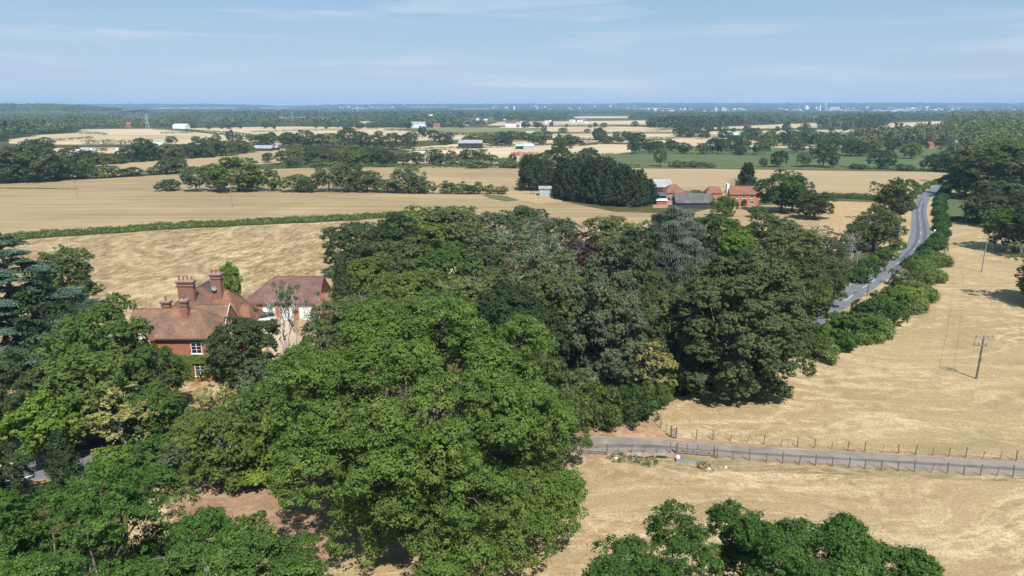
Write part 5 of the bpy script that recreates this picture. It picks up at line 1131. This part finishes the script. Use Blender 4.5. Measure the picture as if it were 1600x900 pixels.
# farther farm buildings
for a in [
 (716, 753, 232, 22, 5.2, 2.6, 'black', 'sheet_grey', 'big black barn with a pale grey roof among the pale fields'),
 (394, 424, 236, 14, 2.6, 2.4, 'wood_dark', 'sheet_grey', 'long grey-roofed shed on the skyline of the sloping left field'),
 (424, 433, 235, 8, 2.6, 2.0, 'wood_dark', 'sheet_grey', 'short shed at the right end of the long grey-roofed one'),
 (818, 834, 234, 18, 3.6, 1.8, 'sheet_blue', 'sheet_pale', 'pale blue-roofed shed behind the rusty bank'),
 (806, 817, 233, 14, 3, 1.4, 'black', 'sheet_mint', 'low greenish-roofed shed left of the pale blue one'),
 (822, 836, 213, 20, 4, 3.0, 'sheet_grey', 'sheet_grey', 'greyish farm building half hidden in trees in the middle distance'),
 (1131, 1156, 216, 22, 4.2, 2.6, 'wood_dark', 'sheet_mint', 'long barn with a pale mint-green roof'),
 (1184, 1199, 221, 12, 3.6, 3.4, 'render_white', 'roof_plum', 'house with a pinkish roof left of the white farmstead'),
 (1201, 1212, 217, 10, 6.0, 4.0, 'render_white', 'slate', 'tall white farmhouse with a steep grey roof'),
 (1212, 1226, 221, 14, 3.4, 1.8, 'black', 'sheet_dark', 'dark shed right of the white farmhouse'),
 (1225, 1237, 221, 14, 3.4, 3.0, 'sheet_grey', 'sheet_grey', 'grey barn at the right end of the white farmstead'),
 (236, 252, 232, 14, 3, 3, 'wood_dark', 'sheet_mint', 'teal-roofed shed in the left belt of trees'),
 (270, 290, 201.5, 18, 6, 3, 'bright', 'bright', 'white farm building at the back of the left pale field'),
 (642, 664, 199.5, 26, 7, 4, 'bright', 'sheet_grey', 'white works building behind the olive field'),
 (677, 687, 200, 16, 4, 5, 'brick2', 'roof_plum', 'red-roofed house right of the white works'),
 (790, 806, 198.5, 20, 7, 4, 'bright', 'roof_plum', 'long white building left of centre behind the far fields'),
 (812, 824, 198.5, 20, 7, 4, 'bright', 'sheet_grey', 'white building right of the long white one'),
 (722, 734, 196, 20, 6, 4, 'bright', 'bright', 'small white shed in trees beyond the olive field'),
 (1452, 1459, 232, 8, 3.4, 3, 'brick2', 'roof_plum', 'small brick cottage at the back of the green pasture'),
 (1494, 1499, 233, 8, 5, 3, 'render_white', 'sheet_grey', 'tiny white cottage in the right-hand trees'),
 (345, 352, 243, 8, 2.4, 1.6, 'render_white', 'sheet_pale', 'small pale shed at the edge of the sloping left field'),
 (112, 124, 240, 12, 2.5, 1.5, 'bright', 'sheet_pale', 'pale shed roof left of the caravans'),
 (100, 128, 262, 12, 2, .8, 'sheet_grey', 'sheet_pale', 'long low pale roof behind the left clump'),
 (28, 44, 229, 12, 2, 1.0, 'stone', 'sheet_pale', 'low pale roof at the left edge in trees'),
 (195, 205, 199, 14, 6, 4, 'brick', 'roof_red', 'red house in trees behind the large pale field'),
 (172, 180, 187, 20, 9, 4, 'bright', 'sheet_grey', 'white house in the far left woodland'),
 (668, 676, 186, 26, 10, 4, 'bright', 'bright', 'white works block in woodland right of centre-left'),
]: barn('barn' if 'barn' in a[8] or 'shed' in a[8] else 'house' if 'house' in a[8] or 'cottage' in a[8] else 'building', a[0], a[1], a[2], a[3], a[4], a[5], M[a[6]], M[a[7]], a[8], 'barn' if 'barn' in a[8] or 'shed' in a[8] else 'house' if 'house' in a[8] or 'cottage' in a[8] else 'building', over=.3)
p0, p1 = G(797, 243), G(843, 244); mb = MB(); rg2 = random.Random(4); n = 24
for i in range(n+1):
    q = p0.lerp(p1, i/n); hh = rg2.uniform(2.6, 3.6) if 0 < i < n else .1
    for dy, z in ((-4, 0), (-1.5, hh*.85), (1.5, hh), (5, 0)): mb.v.append((q.x, q.y+dy, z))
for i in range(n):
    for j in range(3): a = i*4+j; mb.f.append([a, a+4, a+5, a+1]); mb.m.append(0)
tag(mb.build('soil_heap', M['rust']), 'long rust-brown heap of soil in front of the pale blue shed', 'heap')
# caravans and vans behind the left belt
vx = [(133, 'bright', 'white caravan at the left end of the parked row'), (140, 'bright', 'white caravan second in the parked row'), (148, 'sheet_pale', 'pale caravan third in the parked row'), (155, 'sheet_grey', 'grey van fourth in the parked row'), (163, 'rust', 'brown van in the middle of the parked row'), (187, 'bright', 'white caravan right of the gap in the row'), (192, 'red', 'red van toward the right end of the row'), (197, 'bright', 'white van at the right end of the row'), (190, 'car_black', 'dark van behind the red one')]
for i, (px, m_, lab) in enumerate(vx):
    p = G(px, 236 if i != 8 else 234); o = empty('caravan' if 'caravan' in lab else 'van', (p.x, p.y, 0), lab, 'caravan' if 'caravan' in lab else 'van', 'vehicles parked behind the left belt', rnd.uniform(-.3, .3))
    mb = MB(); mb.box(-2.8, 2.8, -1.1, 1.1, .5, 2.9); mb.build('body', M[m_], o, bevel=.2); mb = MB(); mb.box(-1.8, 1.8, -1.16, -1.08, 1.7, 2.4); mb.build('windows', M['pane'], o)
    for s in (-1.6, 1.6): mb = MB(); mb.bar((s, -1.14, .42), (s, -.9, .42), .42, n=10); mb.build('wheel', M['rubber'], o); mb = MB(); mb.bar((s, .9, .42), (s, 1.14, .42), .42, n=10); mb.build('wheel', M['rubber'], o)

# ------------------------------------------------------------------ poles, wires, pylons
def pole(px, yb, yt, lab, arms=1, mat='wood_grey', rz=0, r=.15, second=False):
    p = G(px, yb); hh = hgt(p.y, yt); o = empty('power_pole', (p.x, p.y, 0), lab, 'pole', None, rz)
    mb = MB(); mb.bar((0, 0, -.2), (0, 0, hh), r, r*.75, 10); mb.build('pole', M[mat], o)
    if arms:
        mb = MB(); mb.box(-1.25, 1.25, -.16, -.04, hh-.28, hh-.12); ar = mb.build('crossarm', M['metal' if second else mat], o)
        for x in (-1.15, 0 if not second else .45, 1.15): mb = MB(); mb.bar((x, -.1, hh-.12), (x, -.1, hh+.12), .06, .05, 8); mb.bar((x, -.1, hh+.0), (x, -.1, hh+.05), .09, .09, 8); mb.build('insulator', M['lead'], ar)
    if second:
        z = hh-1.45; mb = MB(); mb.box(-1.35, .55, -.2, -.04, z-.1, z+.08); ar = mb.build('crossarm', M['lead'], o)
        for x in (-1.28, -.6, .45): mb = MB(); mb.bar((x, -.12, z+.08), (x, -.12, z+.38), .07, .09, 8); mb.build('insulator', M['lead'], ar)
        mb = MB(); mb.bar((-1.15, -.1, hh-.15), (-1.28, -.12, z+.35), .018); mb.bar((.1, -.18, z-2.4), (.1, -.18, z-2.0), .12); mb.build('jumper_wire', M['wire'], o)
    return Vector((p.x, p.y, hh))
A = pole(1525.5, 592, 525, 'wooden power pole with two crossarms standing in the dry paddock', 1, 'wood_post', R(-4), .17, True)
Bp = pole(1533.5, 425, 372, 'wooden power pole on the grassy patch farther up the dry paddock', 1, 'wood_grey', R(-4))
C1 = pole(1336.5, 428, 393, 'pale pole standing left of the road above the verge', 1, 'wood_grey', R(40), .13)
C2 = pole(1355, 463, 429, 'dark pole on the right edge of the road', 1, 'wood_post', R(40), .13)
D1 = pole(121, 310, 283, 'power pole in the stubble field at the far left', 1, 'wood_grey')
D2 = pole(363, 324, 291, 'power pole in the stubble field right of the far left one', 1, 'wood_grey')
D3 = pole(648, 334, 316, 'power pole in the stubble field just behind the wood', 1, 'wood_grey')
def wire(pts, lab, off=(0,), sag=.8, r=.016):
    o_ = MB()
    for dx in off:
        for a, b in zip(pts[:-1], pts[1:]):
            pr = None
            for i in range(15):
                t = i/14; q = a.lerp(b, t)+Vector((dx, 0, -sag*4*t*(1-t)))
                if pr is not None: o_.bar(pr, q, r, n=4)
                pr = q
    return tag(o_.build('power_line', M['wire']), lab, 'wire')
up = Vector((0, -.1, .1))
wire([A+up, Bp+up], 'thin wires between the two poles in the dry paddock', (-1.15, 1.15))
wire([C1+up, C2+up], 'thin wire between the two poles beside the road', (0,), .3)
wire([D1+up, D2+up, D3+up], 'thin wires strung across the stubble field', (-1.1, 1.1), 1.0, .02)
L0 = Vector((XatY(-60, 70, 5.5), 70, 7.0)); L1 = Vector((XatY(330, 84, 5.5), 84, 7.2)); wire([L0, L1], 'thin wire crossing above the road at the left', (0,), .7, .02)
def pylon(px, yb, yt, lab, grp=None, thick=.22):
    p = G(px, yb); hh = hgt(p.y, yt); o = empty('pylon', (p.x, p.y, 0), lab, 'pylon', grp, rnd.uniform(-.5, .5)); mb = MB(); w = hh*.12; c = [(-1, -1), (1, -1), (1, 1), (-1, 1)]
    lv = [(0, 1), (.25, .68), (.5, .42), (.7, .25), (1, .05)]
    for (t0, s0), (t1, s1) in zip(lv[:-1], lv[1:]):
        for i in range(4):
            a, b = c[i], c[(i+1) % 4]
            mb.bar((a[0]*w*s0, a[1]*w*s0, t0*hh), (a[0]*w*s1, a[1]*w*s1, t1*hh), thick, n=4); mb.bar((a[0]*w*s0, a[1]*w*s0, t0*hh), (b[0]*w*s1, b[1]*w*s1, t1*hh), thick*.7, n=4)
    mb.build('tower', M['metal'], o)
    for t in (.66, .79, .92): mb = MB(); mb.bar((-hh*.15, 0, t*hh), (0, 0, t*hh+1), thick, n=4); mb.bar((hh*.15, 0, t*hh), (0, 0, t*hh+1), thick, n=4); mb.bar((-hh*.15, 0, t*hh), (hh*.15, 0, t*hh), thick, n=4); mb.build('arm', M['metal'], o)
pylon(231, 201, 179, 'lattice pylon on the far pale field at the left', thick=.3)
pylon(458, 196, 174, 'lattice pylon in front of the woodland left of centre', thick=.3)
for i, (px, yb, yt) in enumerate(((499, 180, 172), (507, 180, 172), (512, 181, 173), (519, 180, 172), (526, 180, 172.5), (532, 181, 173), (538, 180, 172), (545, 180, 173), (551, 181, 173), (559, 180, 172), (569, 180, 172))):
    pylon(px, yb, yt, f'tiny pylon, {ordn(i)} from left in the cluster by the far substation', 'pylons of the far substation', .5)
# ------------------------------------------------------------------ far town
def block(name, px0, px1, yb, yt, mat, lab, cat, grp=None, depth=None, win=True, roof=None):
    zb = 0
    if yb < 173.8: a, b = Vector(slope(px0, yb)), Vector(slope(px1, yb)); zb = (a.z+b.z)/2
    else: a, b = G(px0, yb), G(px1, yb)
    w = b.x-a.x; hh = max(5, hgt(a.y, yt)-zb); d = depth or min(80, w)
    o = empty(name, ((a.x+b.x)/2, a.y+d/2, zb+(3 if zb else 0)), lab, cat, grp)
    mb = MB(); mb.box(-w/2, w/2, -d/2, d/2, -.1, hh); mb.build('wall', M[mat], o)
    mb = MB(); mb.box(-w/2-.6, w/2+.6, -d/2-.6, d/2+.6, hh, hh+1.2); mb.build('roof', M[roof or 'sheet_grey'], o)
    if win:
        mb = MB(); nr = max(1, int(hh/4))
        for i in range(nr): mb.box(-w*.46, w*.46, -d/2-.25, -d/2-.05, (i+.4)*hh/nr, (i+.72)*hh/nr)
        mb.build('window_band', M['sheet_dark'], o)
    return o
block('tower_block', 1117, 1120.5, 177, 167.5, 'bright', 'white tower block standing alone left of the pair', 'tower'); block('tower_block', 1127.5, 1130.5, 177, 167, 'bright', 'white tower block, left one of the close pair', 'tower'); block('tower_block', 1131.5, 1134.5, 177.5, 168, 'bright', 'white tower block, right one of the close pair', 'tower')
block('chimney_stack', 1280.5, 1282, 176, 164.5, 'bright', 'slim pale chimney stack left of the wind turbine', 'chimney', win=False)
block('chimney_stack', 839, 840, 174, 167.5, 'bright', 'thin white mast on the far wooded slope near the centre', 'mast', win=False)
block('water_tower', 630, 632, 165.5, 162.2, 'bright', 'tiny white tower on the wooded horizon left of centre', 'tower', win=False)
block('warehouse', 1296, 1344, 175, 172.2, 'bright', 'long white warehouse right of the wind turbine', 'warehouse', roof='bright'); block('works', 1297, 1312, 172.5, 167.4, 'bright', 'white factory building behind the long warehouse', 'factory')
block('works', 1313, 1326, 172, 166.4, 'sheet_dark', 'dark grey factory behind the warehouse', 'factory'); block('warehouse', 1364, 1430, 175.5, 172.6, 'bright', 'longest white warehouse in the far town', 'warehouse', roof='bright')
block('warehouse', 1396, 1428, 174, 170, 'bright', 'white hall with a raised roof behind the longest warehouse', 'warehouse', roof='bright'); block('tower_block', 1435.5, 1438.5, 173, 164.5, 'sheet_grey', 'pale grey tower block right of the big white hall', 'tower')
block('warehouse', 1386, 1396, 170, 168, 'sheet_mint', 'greenish-roofed hall behind the white hall', 'warehouse', roof='sheet_mint')
block('substation', 516, 552, 181.5, 179.6, 'sheet_grey', 'pale substation building under the cluster of tiny pylons', 'building', roof='sheet_pale'); block('warehouse', 580, 610, 180, 178.4, 'sheet_pale', 'long pale blue-grey warehouse right of the substation', 'warehouse', roof='sheet_pale'); block('building', 569, 573, 181.5, 179.3, 'bright', 'small bright white building between substation and warehouse', 'building')
for px in (566+12*k for k in range(3)): pass
# round white gas holder
p = G(1259.5, 174); hh = hgt(p.y, 165); o = empty('storage_tank', (p.x, p.y, 0), 'big round white storage tank left of the wind turbine', 'tank'); rr = 2.7/F*p.y
mb = MB(); mb.bar((0, 0, 0), (0, 0, hh), rr, n=24); mb.build('tank_wall', M['bright'], o); mb = MB(); mb.bar((0, 0, hh+.05), (0, 0, hh+3), rr*1.01, rr*.3, n=24); mb.build('roof', M['sheet_grey'], o)
# wind turbine
p = G(1289.5, 175); hh = hgt(p.y, 158.3); o = empty('wind_turbine', (p.x, p.y, 0), 'tall white wind turbine in front of the far town', 'turbine')
mb = MB(); mb.bar((0, 0, 0), (0, 0, hh), 3.0, 1.8, 12); mb.build('tower', M['bright'], o); mb = MB(); mb.box(-2.2, 2.2, -5, 6, hh-1.5, hh+2.5); mb.build('nacelle', M['bright'], o)
for k in range(3):
    a = R(80)+k*2*math.pi/3; mb = MB(); r_ = hh*.42; e = Vector((math.sin(a)*r_, -6, hh+math.cos(a)*r_)); mb.bar((0, -6, hh), e, 1.9, .6, 6); mb.build('blade', M['bright'], o)
rt = random.Random(8)
def town(n, x0, x1, y0, y1, wlo, whi, grp, lab, mats, hlo=1.1, hhi=3.2):
    for i, px in enumerate(sorted(rt.uniform(x0, x1) for _ in range(n))):
        yb = rt.uniform(y0, y1); w_ = rt.uniform(wlo, whi); m_ = rt.choice(mats); hh = rt.uniform(hlo, hhi)
        col = {'bright': 'white', 'sheet_pale': 'pale blue', 'render_white': 'cream', 'sheet_grey': 'grey', 'brick2': 'orange brick', 'brick': 'red brick'}[m_]
        sh = 'long' if w_ > 4 else 'tall' if hh > w_ else 'small'
        block('town_building', px, px+w_, yb, yb-hh, m_, f'{sh} {col} building, {ordn(i)} from left {lab}', 'building', grp, win=False, depth=20, roof=rt.choice(['bright', 'sheet_grey', 'roof_plum', 'sheet_pale']))
TW = ['bright', 'bright', 'sheet_pale', 'render_white', 'sheet_grey', 'brick2']
town(78, 1400, 1640, 169.5, 178, 1.5, 6, 'buildings at the right end of the far town', 'at the right end of the far town', TW)
town(66, 1200, 1400, 170, 178, 1.5, 6, 'buildings around the far warehouses', 'around the far warehouses', TW)
town(40, 1010, 1200, 171, 177, 1.5, 7, 'buildings right of centre on the far plain', 'on the far plain right of centre', TW)
town(6, 1030, 1062, 175, 177, 2, 3, 'brick flats on the far plain', 'among the far brick flats', ['brick2', 'brick'], 3, 4)
town(60, 760, 1000, 167, 177, 1.2, 4, 'buildings on the central far slope', 'on the hazy central slope', TW)
town(40, 530, 612, 168, 172, 1.2, 4, 'buildings of the far hill estate', 'in the estate on the far hillside', ['bright', 'render_white', 'brick2'], .8, 1.6)
town(16, 240, 500, 170.5, 178, 2, 8, 'buildings in the left far woodland', 'in the hazy left woodland', ['bright', 'render_white'], .7, 1.3)
town(22, 640, 900, 184, 195, 2, 7, 'buildings in the belt behind the far fields', 'among trees behind the far fields', ['bright', 'render_white', 'brick'], 1, 2)
town(14, 1130, 1330, 181, 191, 2, 7, 'houses in the trees before the far town', 'in trees before the far town', ['render_white', 'brick', 'brick2'], 1.2, 2.4)
town(8, 840, 920, 189, 193, 3, 9, 'pale sheds beside the far middle field', 'beside the far middle field', ['bright', 'sheet_pale'], 1, 2)

# ------------------------------------------------------------------ fences, gates and things by the track
def post_fence(name, base, lab, hts, mat='wood_post', wires=(.35, .65, .95), grp=None):
    o = empty(name, base[0], lab, 'fence', grp); rg3 = random.Random(len(base))
    o0 = base[0]
    for i, b in enumerate(base):
        hh = hts[i % len(hts)]*rg3.uniform(.93, 1.07); q = b-o0; ln = (rg3.uniform(-.07, .07)+(.16 if hh < 1.2 else 0), rg3.uniform(-.05, .05)); r = .065 if hh > 1.2 else .042
        mb = MB(); mb.bar((q.x, q.y, -.1), (q.x+ln[0]*hh, q.y+ln[1]*hh, hh), r, r*.95, 7); mb.build('post', M[mat], o)
    mb = MB()
    for z in wires:
        for a, b in zip(base[:-1], base[1:]): mb.bar((a.x-o0.x, a.y-o0.y, z), (b.x-o0.x, b.y-o0.y, z), .008, n=3)
    w_ = mb.build('wires', M['wire'], o); return o
lo = [G(1120+25.7*i, np.interp(1120+25.7*i, [1120, 1212, 1361, 1466, 1587, 1800], [716.5, 723.7, 734, 740, 746.5, 759])) for i in range(26)]
post_fence('wire_fence', lo, 'wire fence of leaning wooden posts along the near side of the track', [1.45, 1.2])
hi = [G(1088+26.3*i, np.interp(1088+26.3*i, [1088, 1112, 1223, 1554, 1800], [686, 687.5, 697.5, 718.5, 735])) for i in range(27)]
post_fence('wire_fence', hi, 'wire fence of thin posts along the far side of the track', [1.25, 1.4, 1.0])
post_fence('wire_fence', [G(1048, 683), G(1040, 676), G(1032, 669), G(1024, 660), G(1019, 650), G(1016, 640)], 'short wire fence from the small gate up to the brambles', [1.4, 1.1])
post_fence('wire_fence', [G(948, 710), G(966, 706.5), G(987, 708), G(1006, 708), G(1026, 707), G(1047, 708), G(1056, 709)], 'short run of wire fence between the metal gate and the rail fence', [1.2, 1.0, 1.4])
def rails(name, pa, pb, lab, n, zs, posts, mat='wood_grey', pm='wood_post', cat='gate', ph=1.45, rw=.055):
    d = pb-pa; o = empty(name, pa, lab, cat, None, math.atan2(d.y, d.x)); Lr = d.length
    for i in posts: mb = MB(); mb.box(i*Lr-.08, i*Lr+.08, -.08, .08, -.1, ph); mb.build('post', M[pm], o, bevel=.01)
    for z in zs: mb = MB(); mb.box(.1, Lr-.1, -.13, -.085, z-rw, z+rw); mb.build('rail', M[mat], o)
    return o
g1 = rails('field_gate', G(876, 706), G(948, 711), 'weathered five-bar gate closing the field beside the big oak', 5, (.25, .5, .75, 1.0, 1.25), (0, 1), 'wood_grey', rw=.05)
mb = MB(); Lr = (G(948, 711)-G(876, 706)).length; mb.bar((.3, -.16, .25), (Lr-.3, -.16, 1.25), .03, n=4); mb.build('brace', M['wood_grey'], g1)
rails('rail_fence', G(1058, 709), G(1115, 713.5), 'grey four-rail fence panel between the two wire fences by the track', 4, (.3, .62, .94, 1.26), (0, .27, .55, 1), 'wood_grey', cat='fence', rw=.06)
rails('small_gate', G(1048, 683.5), G(1056, 685.5), 'small grey boarded gate panel at the corner of the paddock', 4, (.3, .6, .9, 1.2), (0, 1), 'wood_grey', ph=1.6, rw=.09)
# half-buried weathered trunk
p = G(1016, 716); t = Tubes(); rg = np.random.default_rng(3)
pts = np.array([[-2.2, 0, .55], [-1.6, .1, .35], [-.8, 0, .2], [0, .1, .35], [.7, .1, .5], [1.5, 0, .55], [2.3, .05, .45]]); t.add(pts, [.06, .17, .2, .1, .13, .24, .13], 9); t.add([[-1.6, .1, .35], [-2.0, -.5, .15]], [.15, .06], 6); t.add([[.6, 0, .45], [.3, -.6, .1]], [.14, .08], 6)
o = tag(link(bpy.data.objects.new('fallen_log', t.mesh('fallen_log', M['wood_grey']))), 'bleached fallen log lying in the weeds below the track', 'log'); o.location = (p.x, p.y, 0); o.rotation_euler.z = R(-4); o.scale = (.92, .92, .92)
p = G(1075, 722); o = empty('water_trough', (p.x, p.y, 0), 'grey metal water trough with green algae, below the rail fence', 'trough', None, R(-12))
mb = MB(); w_, d_, z_ = 1.35, .32, .48
mb.box(-w_, w_, -d_, -d_+.04, 0, z_); mb.box(-w_, w_, d_-.04, d_, 0, z_); mb.box(-w_, -w_+.04, -d_+.04, d_-.04, 0, z_); mb.box(w_-.04, w_, -d_+.04, d_-.04, 0, z_); mb.box(-w_+.04, w_-.04, -d_+.04, d_-.04, .02, .08); mb.build('tank', M['metal'], o)
mb = MB(); mb.box(-w_*.4, w_-.05, -d_+.05, d_-.05, .40, .43); mb.build('algae', M['moss'], o); mb = MB(); mb.box(-w_+.02, -w_+.4, -d_+.02, d_-.02, z_, z_+.1); mb.build('float_cover', M['bright'], o)
for px, yb, w2, lab in ((1013, 724, 34, 'weedy tuft under the fallen log'), (965, 717, 34, 'weedy tuft beside the field gate'), (1100, 730, 24, 'weedy tuft at the end of the trough'), (990, 719, 22, 'weedy tuft left of the fallen log')):
    tree('bush_weed', px, yb, yb-1, w2, lab, 'weedy tufts below the track')
for px, yb, lab in ((1407, 391, 'small white post on the left verge of the road'), (1460, 364, 'small white sign post on the right verge of the road'), (1276, 483, 'slim pale post at the lower end of the road')):
    p = G(px, yb); o = empty('marker_post', (p.x, p.y, 0), lab, 'post'); mb = MB(); mb.box(-.09, .09, -.04, .04, 0, 1.1); mb.build('post', M['white'], o); mb = MB(); mb.box(-.35, .35, -.07, -.045, .7, 1.1); mb.build('plate', M['bright'], o)
# white stones and litter among the weeds
rs = random.Random(2)
for i, (px, yb) in enumerate(((963, 717), (1049, 728), (1103, 735), (1108, 733), (1116, 735), (1126, 732), (1134, 731), (1035, 721))):
    p = G(px, yb); mb = MB(); q = rs.uniform(.12, .26); mb.box(-q, q, -q*.7, q*.7, 0, q*.7, M=Matrix.Rotation(rs.uniform(0, 3), 4, 'Z') @ Matrix.Rotation(.2, 4, 'X')); o = mb.build('stone', M['stone'] if i % 3 else M['white'], bevel=.04); o.location = (p.x, p.y, 0)
    tag(o, 'pale stone lying in the weeds below the track', 'stone', 'pale stones in the weeds')
